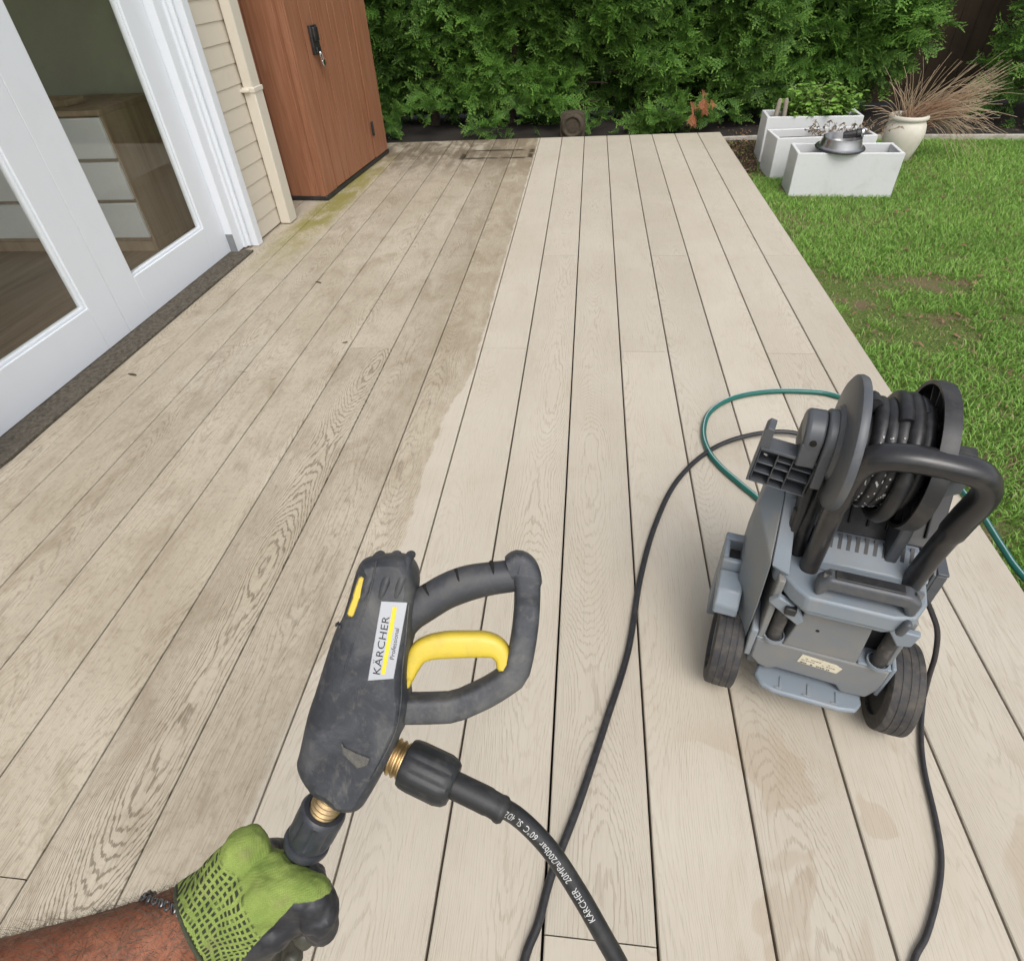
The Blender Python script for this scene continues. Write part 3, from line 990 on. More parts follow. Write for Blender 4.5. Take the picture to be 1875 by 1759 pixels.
def build_hedge():
    t = thing('conifer_hedge', 'dense feathery green conifer hedge along the back of the garden', 'hedge', (.8,6.85,-.06))
    def lowedge(x): return .10 + .12*vnoise(x+3, 0*x, 3.0, 5) - .05*(x < -.4)
    def right(zz): return 2.95 + np.clip((zz-.15)/.45,0,1)*.5
    def keep(x, zz, r):
        a = (zz > lowedge(x)) & (x < right(zz) + .12*(vnoise(zz, zz*0, 6, 6)-.5))
        return a & ((x > -.6) | (r < .72))
    parts = [hedge_part((-2.0,3.6),(.05,1.35),1500,.150,.50,6.72,keep),
             hedge_part((-2.0,3.6),(-.04,.45),260,.20,.20,7.10,lambda x,zz,r: x < 3.0),
             hedge_part((-2.0,3.6),(1.35,2.35),330,.26,.5,6.75,keep)]
    # low skirt tufts reaching towards the deck
    tufts = [(1.02,6.36,.03,40),(.95,6.42,.02,70),(1.20,6.40,.05,90),(1.45,6.45,.10,45),(1.62,6.5,.08,30),(-.50,6.35,.0,40),(-1.52,6.38,.06,60),(.52,6.5,.02,22),(-1.15,6.5,.2,40),(-.15,6.55,.12,25),(2.1,6.6,.14,30)]
    for x,y,z0,n in tufts:
        P = np.stack([rng.normal(x,.10,n), rng.normal(y+.12,.07,n), np.abs(rng.normal(z0+.03,.06,n))-.03],1)
        D = np.stack([rng.normal(0,.8,n), -np.abs(rng.normal(.6,.4,n)), rng.normal(.3,.35,n)],1)
        N = np.stack([rng.normal(0,.5,n), rng.normal(-.6,.3,n), np.abs(rng.normal(.8,.3,n))],1)
        parts.append((P,D,N,.12*rng.uniform(.6,1.3,n),np.clip(rng.normal(.4,.25,n),0,1)))
    P,D,N,S,tone = [np.concatenate(a) for a in zip(*parts)]
    M0 = np.array([.8,6.85,-.06])
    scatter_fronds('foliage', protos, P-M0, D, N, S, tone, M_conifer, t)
    for i, x in enumerate((-1.75,-1.1,-.45,.3,.95,1.65,2.35,2.95)):
        mb = MB()
        xx = x-.8+random.uniform(-.08,.08)
        mb.tube(spline([(xx,.24,-.05),(xx+random.uniform(-.05,.05),.24,.4),(xx+random.uniform(-.1,.1),.26,1.2),(xx+random.uniform(-.12,.12),.26,2.2)],5), [.055-.0022*j for j in range(16)], seg=10)
        for q in range(9):
            z0 = random.uniform(.15,1.8); a = random.uniform(-1.2,1.2)
            mb.tube(spline([(xx,.24,z0),(xx+.2*math.sin(a),.24-.2*math.cos(a),z0+.03),(xx+.42*math.sin(a),.24-.36*math.cos(a),z0+random.uniform(-.04,.14))],4), [.013-.0012*j for j in range(9)], seg=6)
        obj('trunk', mb, M_bark, t)
    # a browned spray hanging low on the right
    n = 10
    P = np.stack([rng.normal(1.44,.030,n), rng.normal(6.30,.03,n), rng.normal(.24,.030,n)],1)
    D = np.stack([rng.normal(0,.4,n), rng.normal(-.35,.2,n), rng.normal(-.8,.2,n)],1)
    N = np.stack([rng.normal(0,.4,n), np.full(n,-1.0), np.abs(rng.normal(.3,.2,n))],1)
    P2 = P[:4].copy(); P2[:,0] -= .085; P2[:,2] -= .085
    P = np.concatenate([P,P2]); D = np.concatenate([D,D[:4]]); N = np.concatenate([N,N[:4]])
    br = scatter_fronds('dead_spray', protos, P-M0, D, N, .075*rng.uniform(.7,1.3,len(P)), rng.random(len(P)), mat_blade('dead_foliage', (.20,.060,.025), (.36,.125,.05), (.42,.18,.09), .2), t)
    br['label'] = 'dead orange brown spray of foliage'
build_hedge()

def build_shrub():
    t = thing('conifer_shrub', 'small green conifer at the right edge in front of the dark fence', 'shrub', (4.45,6.7,-.06))
    n = 900
    a = rng.uniform(0,2*math.pi,n); zz = rng.uniform(.05,1.9,n); rad = (.55 - .12*zz)*rng.uniform(.55,1.0,n)*(.75+.5*vnoise(a*2,zz,3,4))
    P = np.stack([rad*np.cos(a), rad*np.sin(a)*.8, zz],1)
    D = np.stack([np.cos(a)+rng.normal(0,.4,n), np.sin(a)+rng.normal(0,.4,n), rng.normal(.1,.35,n)],1)
    N = np.stack([rng.normal(0,.4,n), rng.normal(-.5,.4,n), np.abs(rng.normal(.8,.3,n))],1)
    scatter_fronds('foliage', protos, P, D, N, .17*rng.uniform(.6,1.3,n), np.clip(rng.normal(.45,.25,n),0,1), M_conifer, t)
    mb = MB(); mb.tube(spline([(0,0,-.05),(.03,0,.6),(-.02,.02,1.9)],6), [.05-.003*j for j in range(13)], seg=10); obj('trunk', mb, M_bark, t)
build_shrub()

M_herb = mat_blade('herb_leaf', (.105,.235,.030), (.215,.390,.060), (.30,.48,.11), .35)
M_stem = plain('green_stem', (.13,.17,.05), .6)
M_dry = mat_blade('dry_stalk', (.16,.100,.055), (.33,.235,.145), (.42,.33,.22), .1)
M_rust = mat_blade('rusty_stalk', (.135,.058,.028), (.25,.115,.058), (.30,.17,.09), .1)

def build_herb():
    t = thing('herb_plant', 'bright green bushy herb growing in the back white planter', 'plant', (2.12,5.55,.215))
    n = 420
    st = []
    mb = MB()
    for i in range(60):
        x = rng.uniform(-.16,.30); y = rng.uniform(-.09,.09); h = rng.uniform(.08,.24)*(1.15-abs(x-.05)*1.6)
        if i < 4: h = rng.uniform(.18,.24); x = rng.uniform(-.08,.06)
        pts = spline([(x,y,0),(x+rng.normal(0,.03),y+rng.normal(0,.02),h*.5),(x+rng.normal(0,.05),y+rng.normal(-.02,.03),h)],5)
        mb.tube(pts, .0022, seg=5); st.append(pts)
    obj('stem', mb, M_stem, t)
    P, D, N, L = [], [], [], []
    for pts in st:
        for q in range(16):
            j = rng.integers(2,len(pts)); P.append(pts[j]); a = rng.uniform(0,6.28)
            D.append((math.cos(a),math.sin(a),rng.uniform(-.2,.5))); N.append((rng.normal(0,.3),rng.normal(-.2,.3),1)); L.append(rng.uniform(.026,.060))
    L = np.array(L)
    V,F,tip,k = leaf_mesh(np.array(P,float), np.array(D,float), np.array(N,float), L, L*.62)
    np_obj('leaf_canopy', V, F, M_herb, t, {'tip': tip, 'tone': np.repeat(rng.random(len(L)),k)})
    # pale flower spikes
    P, D, N, L = [], [], [], []
    for pts in st[:14]:
        for q in range(12):
            j = rng.integers(len(pts)//2,len(pts)); P.append(pts[j] + Vector((rng.normal(0,.006),rng.normal(0,.006),rng.uniform(0,.03)))); a = rng.uniform(0,6.28)
            D.append((math.cos(a),math.sin(a),.6)); N.append((0,-.3,1)); L.append(rng.uniform(.008,.014))
    L = np.array(L)
    V,F,tip,k = leaf_mesh(np.array(P,float), np.array(D,float), np.array(N,float), L, L*.8)
    fl = np_obj('flower_spikes', V, F, mat_blade('pale_seed_head', (.32,.29,.13), (.46,.43,.25), (.5,.48,.3), .2), t, {'tip': tip, 'tone': np.repeat(rng.random(len(L)),k)})
    fl['kind'] = 'stuff'
build_herb()

def build_twigs():
    t = thing('dry_twigs', 'bare dried plant with shrivelled leaves in the middle white planter', 'dried plant', (2.26,5.13,.155))
    mb = MB(); P, D, N, L = [], [], [], []
    for i in range(30):
        x = rng.uniform(-.16,.16); y = rng.uniform(-.07,.07); h = rng.uniform(.06,.15)
        lean = rng.normal(0,.07)
        if i in (3,7): x, lean, h = -.14, -.12, .07
        if i in (5,9,11): x, lean, h = .16, .20, .09
        pts = spline([(x,y,0),(x+lean*.5,y+rng.normal(0,.02),h*.7),(x+lean,y+rng.normal(-.01,.03),h)],5)
        mb.tube(pts, .0016, seg=5)
        for q in range(7):
            P.append(pts[rng.integers(3,len(pts))]); a = rng.uniform(0,6.28)
            D.append((math.cos(a),math.sin(a),rng.uniform(-.6,.3))); N.append((rng.normal(0,.5),rng.normal(0,.5),1)); L.append(rng.uniform(.014,.032))
    obj('stem', mb, plain('dry_stem', (.22,.16,.10), .8), t)
    L = np.array(L)
    V,F,tip,k = leaf_mesh(np.array(P,float), np.array(D,float), np.array(N,float), L, L*.55, .6)
    np_obj('shrivelled_leaves', V, F, mat_blade('shrivelled_leaf', (.05,.038,.03), (.24,.18,.12), (.34,.27,.2), .1), t, {'tip': tip, 'tone': np.repeat(rng.random(len(L)),k)})
build_twigs()

for i, (x, a, lab) in enumerate(((1.862, 5, 'left of two rounded grey stakes standing in the back white planter'), (1.925, -3, 'right of two rounded grey stakes standing in the back white planter'))):
    mb = MB(); mb.lathe([(.017,-.1),(.017,.085),(.0165,.11),(.013,.123),(.006,.129),(0,.130)], seg=20)
    o = obj('garden_stake', mb, worn('weathered_stake', (.26,.225,.18), (.12,.10,.08), .8, .5, 40), None)
    o.location = (x,5.50,.235); o.rotation_euler = (R(-4),R(a),0)
    tag(o, lab, 'stake', 'stakes in the back planter')

def build_grass_pot():
    t = thing('dry_grass_clump', 'dead brown ornamental grass leaning right out of the cream pot', 'dry grass', (2.815,5.44,.205))
    def strands(name, n, fn, mat, w):
        P0, F0, tip, tone = [], [], [], []
        o = 0
        for i in range(n):
            pts, ww = fn(i)
            m = len(pts); tn = rng.random()
            for j, p in enumerate(pts):
                tq = j/(m-1)
                d = (pts[min(j+1,m-1)]-pts[max(j-1,0)]).normalized()
                s = d.cross(Vector((rng.normal(0,.05),-1,.35))).normalized()*(ww*(1-.75*tq)+.0004)
                P0 += [p-s, p+s]; tip += [tq,tq]; tone += [tn,tn]
                if j: F0.append((o+2*j-2,o+2*j-1,o+2*j+1,o+2*j))
            o += 2*m
        np_obj(name, np.array(P0,float), np.array(F0), mat, t, {'tip': np.array(tip), 'tone': np.array(tone)})
    def main(i):
        L = rng.uniform(.30,.66); a = R(rng.normal(27,8)); yb = rng.normal(-.05,.12)
        b = Vector((rng.uniform(-.05,.07),rng.uniform(-.05,.05),0))
        d = Vector((math.cos(a), yb, math.sin(a)))
        sag = rng.uniform(-.08,.30); kink = rng.normal(0,.035)
        pts = [b + d*(L*s) + Vector((0,0,-sag*s*s*L*1.2)) + Vector((0,kink*s*s,kink*math.sin(s*5+sag*9))) for s in (0,.2,.4,.6,.8,1)]
        return pts, rng.uniform(.0012,.0026)
    def up(i):
        L = rng.uniform(.2,.48); a = R(rng.uniform(48,125)); b = Vector((rng.uniform(-.07,.05),rng.uniform(-.05,.05),0))
        d = Vector((math.cos(a), rng.normal(0,.15), math.sin(a))); sag = rng.uniform(0,.25)
        return [b + d*(L*s) + Vector((math.copysign(.12,d.x)*s*s*L*rng.uniform(.6,1),0,-sag*s*s*L)) for s in (0,.25,.5,.75,1)], rng.uniform(.0014,.003)
    def low(i):
        L = rng.uniform(.25,.62); a = R(rng.uniform(-25,20)); b = Vector((rng.uniform(.03,.09),rng.uniform(-.05,.05),.02))
        d = Vector((math.cos(a), rng.normal(0,.2), math.sin(a)+.35)); sag = rng.uniform(.35,.8)
        return [b + d*(L*s) + Vector((0,0,-sag*s*s*L)) for s in (0,.25,.5,.75,1)], rng.uniform(.001,.002)
    def left(i):
        L = rng.uniform(.2,.34); b = Vector((rng.uniform(-.08,-.03),rng.uniform(-.04,.04),.0)); d = Vector((-rng.uniform(.5,1),rng.normal(0,.1),rng.uniform(.4,.9)))
        return [b + d*(L*s) + Vector((0,0,-.45*s*s*L)) for s in (0,.25,.5,.75,1)], rng.uniform(.0012,.002)
    strands('leaning_stalks', 170, main, M_dry, .002)
    strands('base_stalks', 150, lambda i: ([p for p in main(i)[0][:4]], rng.uniform(.002,.0038)), M_rust, .003)
    strands('upright_stalks', 46, up, M_dry, .002)
    strands('hanging_stalks', 60, low, M_dry, .002)
    strands('side_stalks', 14, left, M_dry, .002)
build_grass_pot()

# ------------------------------------------------------------------ lawn grass
def build_lawn_grass():
    # denser near the camera; only where the camera or a step to the side of it can see
    X, Y = [], []
    for (x0,x1,y0,y1,d) in ((1.60,2.6,.6,2.2,15000),(1.60,3.2,2.2,4.0,13000),(2.6,3.4,1.0,2.2,9000),(1.60,4.6,4.0,6.1,9000),(3.2,4.6,2.2,4.0,7000)):
        n = int((x1-x0)*(y1-y0)*d); X.append(rng.uniform(x0,x1,n)); Y.append(rng.uniform(y0,y1,n))
    x = np.concatenate(X); y = np.concatenate(Y)
    bare = vnoise(x,y,1.5,21)*.5 + vnoise(x,y,4.5,22)*.32 + vnoise(x,y,13,23)*.18
    near_edge = np.clip(1-(x-1.6)/.5,0,1)*.10 + np.clip((1.9-y)/1.5,0,1)*.04
    lim = np.clip((.67-near_edge-np.clip((y-3.6)*-.02,0,.03)-bare)/.06, 0, 1)
    lim = np.where(y > 3.9, np.maximum(lim, .75), lim)
    strip = (x < 1.95) & (y > 5.0)
    edge_y = 6.16-(x-2.06)*.085
    boxes = (x > 1.80) & (x < 2.48) & (y > 4.60) & (y < 4.82) | (x > 1.79) & (x < 2.45) & (y > 5.0) & (y < 5.26)
    ok = (rng.random(len(x)) < .12+.88*lim) & ~(strip & (rng.random(len(x)) > .12)) & (y < edge_y-.03) & ~boxes
    x, y, bare, lim = x[ok], y[ok], bare[ok], lim[ok]
    n = len(x)
    h = rng.uniform(.016,.038,n)*(.55+.45*lim)
    a = rng.uniform(0,2*math.pi,n); lean = rng.uniform(.3,1.3,n)
    dx, dy = np.cos(a)*lean*h, np.sin(a)*lean*h
    b = rng.uniform(0,2*math.pi,n); w = rng.uniform(.0012,.0026,n)
    sx, sy = np.cos(b)*w, np.sin(b)*w
    z0 = np.full(n,-.066)
    V = np.zeros((n,5,3))
    V[:,0] = np.stack([x-sx,y-sy,z0],1); V[:,1] = np.stack([x+sx,y+sy,z0],1)
    V[:,2] = np.stack([x+dx*.35+sx,y+dy*.35+sy,z0+h*.62],1); V[:,3] = np.stack([x+dx*.35-sx,y+dy*.35-sy,z0+h*.62],1)
    V[:,4] = np.stack([x+dx,y+dy,z0+h*.95],1)
    base = (np.arange(n)*5)[:,None]
    tri = np.concatenate([base+np.array([[0,1,2]]), base+np.array([[0,2,3]]), base+np.array([[3,2,4]])],0)
    dryp = np.clip(.06 + (1-lim)*.55, 0, .7)
    dry = (rng.random(n) < dryp).astype(float)
    tone = np.clip(rng.normal(.5,.28,n) + (vnoise(x,y,2.2,31)-.5)*.8, 0, 1)
    k = NT('grass_blade')
    c = k.mix(k.attr('tone'), (.134,.268,.040), (.265,.455,.090))
    c = k.mix(k.math('MULTIPLY', k.attr('tip'), .5), c, (.32,.53,.13))
    c = k.mix(k.attr('dry'), c, (.34,.285,.15))
    k.base(c, .5, 0, .35)
    tr = k.n('ShaderNodeBsdfTranslucent'); k.l(c, tr.inputs[0])
    mx = k.n('ShaderNodeMixShader'); mx.inputs[0].default_value = .3
    k.l(k.b.outputs[0], mx.inputs[1]); k.l(tr.outputs[0], mx.inputs[2]); k.l(mx.outputs[0], k.out.inputs[0])
    o = np_obj('lawn_grass', V.reshape(-1,3), tri, k.mat, None, {'tone': np.repeat(tone,5), 'tip': np.tile(np.array([0,0,.5,.5,1.]),n), 'dry': np.repeat(dry,5)})
    o['kind'] = 'stuff'
    o['label'] = 'short green lawn grass beside the deck'
    # clippings, dead leaves and bits of bark lying in the bare patches and along the bed
    n = 2600
    x = rng.uniform(1.62,4.2,n); y = rng.uniform(1.0,5.0,n)
    bare = vnoise(x,y,1.5,21)*.5 + vnoise(x,y,4.5,22)*.32 + vnoise(x,y,13,23)*.18
    ok = (bare > .56) | (rng.random(n) < .06)
    x, y = x[ok], y[ok]
    n2 = 700
    x = np.concatenate([x, rng.uniform(1.60,1.84,n2//2), rng.uniform(1.62,4.2,n2//2)]); y = np.concatenate([y, rng.uniform(5.0,6.12,n2//2), rng.uniform(6.2,6.7,n2//2)])
    n = len(x)
    P = np.stack([x,y,np.full(n,-.045)+rng.uniform(-.008,.012,n)],1)
    a = rng.uniform(0,6.28,n)
    D = np.stack([np.cos(a),np.sin(a),rng.normal(0,.2,n)],1); N = np.stack([rng.normal(0,.3,n),rng.normal(0,.3,n),np.ones(n)],1)
    L = rng.uniform(.012,.038,n)
    V,F,tip,kk = leaf_mesh(P,D,N,L,L*rng.uniform(.2,.6,n))
    o = np_obj('leaf_litter', V, F, mat_blade('litter_leaf', (.075,.045,.025), (.24,.125,.065), (.30,.20,.12), .1), None, {'tip': tip, 'tone': np.repeat(rng.random(n),kk)})
    o['kind'] = 'stuff'
    o['label'] = 'scattered brown leaf litter on lawn and bed'
build_lawn_grass()

# ------------------------------------------------------------------ bits lying on the deck
M_bit = worn('dark_leaf_bit', (.055,.038,.022), (.12,.08,.05), .8, .5, 60)
for (x,y,L,a,lab) in ((-1.481,2.050,.040,-10,'curled brown leaf scrap lying on the deck nearest the white door'),
                      (-.841,2.037,.032,30,'dark leaf chip between the pale twig and the board with bold arched grain'),
                      (-.985,2.998,.036,-20,'small dark leaf scrap on the boards nearest the downpipe'),
                      (-.629,2.351,.024,15,'tiny dark crumb beside the faint board joint on the left'),
                      (-.997,2.088,.045,-8,'thin pale brown twig lying across a board gap on the left')):
    mb = MB()
    thin = 'twig' in lab
    mb.tube(spline([(-L/2,0,.004),(0,.0015,.003),(L/2,-.001,.0045)],6), [(.0016 if thin else L*.16)*(.4+.6*math.sin(math.pi*(j+.6)/14)) for j in range(13)], seg=8, flat=.5, nrm=(0,0,1))
    o = obj('twig' if thin else 'leaf_scrap', mb, M_bit if not thin else plain('pale_twig', (.20,.15,.095), .8), None)
    o.location = (x,y,0); o.rotation_euler = (0,0,R(a))
    tag(o, lab, 'twig' if thin else 'leaf', None if thin else 'leaf scraps on the deck')

# ------------------------------------------------------------------ pressure washer
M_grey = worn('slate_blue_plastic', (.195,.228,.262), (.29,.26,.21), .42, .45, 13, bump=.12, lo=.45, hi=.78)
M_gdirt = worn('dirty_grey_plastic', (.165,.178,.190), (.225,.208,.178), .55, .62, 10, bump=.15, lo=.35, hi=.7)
M_gshade = worn('shaded_blue_plastic', (.165,.192,.220), (.26,.235,.19), .45, .55, 10, bump=.12, lo=.4, hi=.75)  # slate blue darkened to paint in the shoulder's shaded side, with dirt on top
M_char = worn('charcoal_plastic', (.072,.078,.088), (.16,.145,.125), .42, .35, 18, bump=.15)
M_dark = worn('near_black_plastic', (.018,.018,.020), (.085,.078,.068), .45, .35, 20, bump=.2)
M_hose = worn('black_hose', (.014,.014,.016), (.075,.07,.062), .42, .35, 60, bump=.2)
M_tyre = worn('tyre_rubber', (.026,.026,.029), (.115,.10,.08), .65, .7, 26, bump=.6, lo=.38, hi=.72)
WX = Matrix.Translation((0.9517,0.7819,0)) @ Matrix.Rotation(R(-14.5), 4, 'Z')   # local: x right, y away from the camera, z up
pw = thing('pressure_washer', 'grey wheeled pressure washer with hose reel and black push handle standing on the deck', 'pressure washer', M=WX)

def wheel(uc, outer):
    w = .0305
    mb = MB()
    mb.lathe([(.070,-w),(.092,-w),(.0980,-w+.003),(.0995,-w+.007),(.0998,-.016),(.0990,-.0152),(.0990,-.0138),(.1003,-.013),(.1005,-.002),(.0992,-.0010),(.0992,.0010),(.1005,.002),(.1003,.013),(.0990,.0138),(.0990,.0152),(.0998,.016),(.0995,w-.007),(.0980,w-.003),(.092,w),(.070,w),(.066,0)], (uc,0,.1005), (1,0,0), 56, closed=True)
    o = obj('wheel', mb, M_tyre, pw, smooth=40)
    mb = MB()
    s = outer
    mb.lathe([(.0695,-.024),(.0695,.022),(.062,.022),(.056,.006),(.022,.002),(.020,.018),(.0,.018)], (uc,0,.1005), (s,0,0), 40)
    for i in range(6):
        a = i*math.pi/3
        mb.cyl((uc+s*.004,.02*math.cos(a),.1005+.02*math.sin(a)), (uc+s*.010,.06*math.cos(a),.1005+.06*math.sin(a)), .006, .004, 8)
    obj('rim', mb, M_grey if s < 0 else M_dark, o, smooth=40)
wheel(-.1745, -1); wheel(.1665, 1)
# axle
mb = MB(); mb.cyl((-.15,0,.1005),(.14,0,.1005),.011); obj('axle', mb, M_dark, pw)

# chassis: lower tub with the two ledges, column between them, shell behind
mb = MB()
mb.prism([(-.108,.128),(-.128,.150),(-.128,.215),(.121,.215),(.121,.150),(.108,.112),(.06,.108),(.045,.128),(-.07,.132),(-.085,.120)],'y',-.058,-.02)
mb.box(-.125,.115,-.0195,.20,.075,.214)
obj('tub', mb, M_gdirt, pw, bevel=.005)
mb = MB()
mb.prism([(-.078,.2155),(.060,.2155),(.052,.362),(-.060,.362)],'y',-.056,-.010)
mb.box(-.128,-.115,-.055,.19,.2155,.40); mb.box(.108,.118,-.050,.19,.2155,.3655)
mb.box(-.127,.1075,-.0095,.19,.2155,.40)
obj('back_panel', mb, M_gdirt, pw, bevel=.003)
mb = MB(); mb.cyl((-.030,-.0562,.285),(-.030,-.0568,.285),.0035,seg=12)
obj('panel_hole', mb, M_gap, pw)
# light ledges beside the tub
mb = MB(); mb.prism([(-.057,.150),(-.057,.238),(-.045,.242),(.05,.242),(.05,.150)],'x',-.142,-.1285)
mb.prism([(-.0575,.2155),(-.0575,.2215),(-.012,.2215),(-.012,.2155)],'x',-.1290,-.079)
obj('ledge', mb, M_grey, pw, bevel=.003)
mb = MB(); mb.prism([(-.050,.118),(-.055,.225),(.05,.232),(.05,.118)],'x',.1215,.130)
mb.prism([(-.0575,.2155),(-.0575,.2215),(-.012,.2215),(-.012,.2155)],'x',.061,.1220)
obj('ledge', mb, M_grey, pw, bevel=.003)

# collar shelf
mb = MB()
mb.prism([(-.078,-.086),(.062,-.086),(.098,-.074),(.119,-.034),(.124,.04),(.122,.19),(-.142,.19),(-.142,.05),(-.135,-.022),(-.100,-.068)],'z',.366,.406)
mb.prism([(-.070,-.080),(.058,-.080),(.090,-.068),(.110,-.032),(.11,.0),(-.12,.0),(-.122,-.022),(-.092,-.062)],'z',.352,.3655)
obj('collar', mb, M_grey, pw, bevel=.005)
# shoulders: tall shell wrapping up both sides
mb = MB()
mb.hull([(-.180,.045,.12),(-.180,.19,.12),(-.184,.040,.30),(-.186,.085,.455),(-.176,.115,.492),(-.172,.185,.480),(-.180,.19,.30),
         (-.1445,-.040,.12),(-.1445,-.046,.30),(-.1445,-.028,.4065),(-.1445,.075,.498),(-.1445,.185,.490),(-.1445,.19,.12)])
obj('shoulder_shell', mb, M_gshade, pw, bevel=.006, seg=3)
mb = MB()
mb.hull([(-.1440,-.034,.4065),(-.112,-.050,.4065),(-.1440,.078,.502),(-.122,.076,.500),(-.1440,.175,.492),(-.122,.175,.490),(-.1440,.175,.4065),(-.116,.175,.4065),(-.116,.02,.4065),(-.124,.03,.455)])
obj('shell_rim', mb, M_grey, pw, bevel=.005)
mb = MB()
mb.hull([(.108,.0,.4065),(.123,.01,.4065),(.123,.175,.4065),(.108,.175,.4065),(.112,.085,.470),(.121,.085,.470),(.121,.17,.470),(.112,.17,.470)])
obj('shell_rim', mb, M_grey, pw, bevel=.005)
mb = MB(); mb.box(-.1415,.115,.1905,.215,.10,.47); mb.box(-.12,.12,.10,.19,.4065,.44)
obj('front_shell', mb, M_grey, pw, bevel=.008)

# fender over the left wheel, with a pocket in its top; the right one
def fender(x0, x1):
    mb = MB()
    mb.prism([(-.020,.214),(-.018,.240),(.006,.268),(.060,.272),(.060,.207)],'x',x0,x1)
    xa, xb = min(x0,x1), max(x0,x1)
    mb.box(xa,xb,.0605,.15,.207,.262)
    mb.box(xa,xb,.0605,.074,.2625,.298); mb.box(xa,xb,.128,.150,.2625,.298)
    mb.box(xa,xa+.012,.0745,.1275,.2625,.2975); mb.box(xb-.012,xb,.0745,.1275,.2625,.2975)
    mb.prism([(.102,.05),(.102,.2065),(.15,.2065),(.17,.05)],'x',x0,x1)
    o = obj('fender', mb, M_grey, pw, bevel=.004)
    mb = MB(); mb.box(xa+.0125,xb-.0125,.075,.127,.2625,.268); obj('pocket_floor', mb, M_dark, o)
fender(-.222,-.1725)

# recesses with clamp rods and their cups
for ux, nm in ((-.100,0),(.094,1)):
    mb = MB(); mb.box(ux-.016,ux+.016,-.0545,-.0105,.222,.352)
    mb2 = MB(); mb2.cyl((ux+.002,-.046,.222),(ux+.004,-.040,.362),.0135,seg=24)
    mb2.lathe([(.0137,.1),(.0147,.1),(.0147,.106),(.0137,.106)],(ux+.002,-.046,.222),(0.014,.04,1),24,closed=True)
    o = obj('clamp_rod', mb2, worn('dusty_rod', (.035,.034,.034), (.14,.125,.105), .6, .7, 40), pw)
    mb = MB(); mb.box(ux-.022,ux+.024,-.0150,-.0098,.222,.352); obj('recess', mb, M_dark, pw)
    mb = MB(); mb.lathe([(.0185,0),(.0215,0),(.0215,.008),(.0185,.008)],(ux+.002,-.046,.2217),(0,0,1),32,closed=True)
    obj('rod_cup', mb, M_grey, o)
# clip across the left rod
mb = MB(); mb.prism([(-.134,.345),(-.118,.3655),(-.080,.345),(-.062,.312),(-.070,.296),(-.092,.312)],'y',-.066,-.052)
obj('rod_clip', mb, M_grey, pw, bevel=.003)
mb = MB(); mb.box(-.103,-.082,-.075,-.050,.330,.349); obj('clip_screw', mb, M_dark, pw, bevel=.003)
mb = MB(); mb.prism([(.070,.3515),(.125,.3515),(.120,.315),(.098,.308)],'y',-.066,-.052); obj('rod_clip', mb, M_grey, pw, bevel=.003)

# tread plate at the foot
mb = MB()
mb.prism([(-.100,-.030),(.098,-.030),(.104,-.070),(.092,-.090),(.060,-.097),(-.066,-.097),(-.094,-.088),(-.108,-.066)],'z',.092,.106)
fp = obj('foot_plate', mb, M_grey, pw, bevel=.005)
for x in (-.055,0,.055):
    mb = MB(); mb.box(x-.003,x+.003,-.085,-.060,.1062,.1085); mb.box(x-.012,x+.003,-.0885,-.0855,.1062,.1085); obj('tread_rib', mb, M_grey, fp, bevel=.001)
# sticker with small print
mb = MB(); mb.prism([(-.036,.203),(.030,.197),(.042,.189),(.036,.170),(-.040,.176)],'y',-.0592,-.0582)
st = obj('label_sticker', mb, worn('yellowed_label', (.62,.57,.44), (.40,.35,.25), .6, .4, 60), pw, smooth=None)
mb = MB()
for row, zz in ((0,.1935),(1,.187),(2,.1785)):
    x = -.034
    while x < .028 - (.010 if row == 0 else 0):
        w = random.uniform(.0015,.005); hh = .0030 if row == 2 else .0013
        if random.random() < .8: mb.box(x,x+w,-.0597,-.05925,zz-.0008*((x+.034)/.012)-hh/2,zz-.0008*((x+.034)/.012)+hh/2)
        x += w+.0012
obj('worn_print', mb, plain('print_ink', (.05,.045,.04), .7), st, smooth=None)

# vented slope behind the shelf, black recess above it
mb = MB()
mb.prism([(-.012,.4065),(-.006,.425),(.018,.436),(.040,.452),(.058,.452),(.058,.4065)],'x',-.075,.098)
obj('vent_slope', mb, M_grey, pw, bevel=.003)
mb = MB()
for i in range(11):
    x = -.068+i*.0150
    mb.prism([(.022,.4395),(.046,.4565),(.046,.4525),(.022,.436)],'x',x,x+.0065)
obj('vent_slots', mb, M_dark, pw, smooth=None)
mb = MB()
mb.prism([(.0585,.4065),(.058,.452),(.072,.462),(.135,.555),(.150,.555),(.150,.4065)],'x',-.118,.13)
for i in range(7):
    x = -.09+i*.032
    mb.prism([(.072,.4625),(.134,.5555),(.134,.562),(.068,.467)],'x',x,x+.004)
obj('recess_panel', mb, worn('recess_black', (.010,.010,.011), (.05,.045,.04), .5, .25), pw, bevel=.002)
# pale slots high up behind the hose
mb = MB()
for i in range(5): 
    x = -.035+i*.0165; mb.prism([(.110,.522),(.133,.5565),(.1335,.560),(.108,.5225)],'x',x+.0045,x+.0115)
obj('upper_slots', mb, plain('pale_grey_slot', (.42,.44,.46), .5), pw, smooth=None)

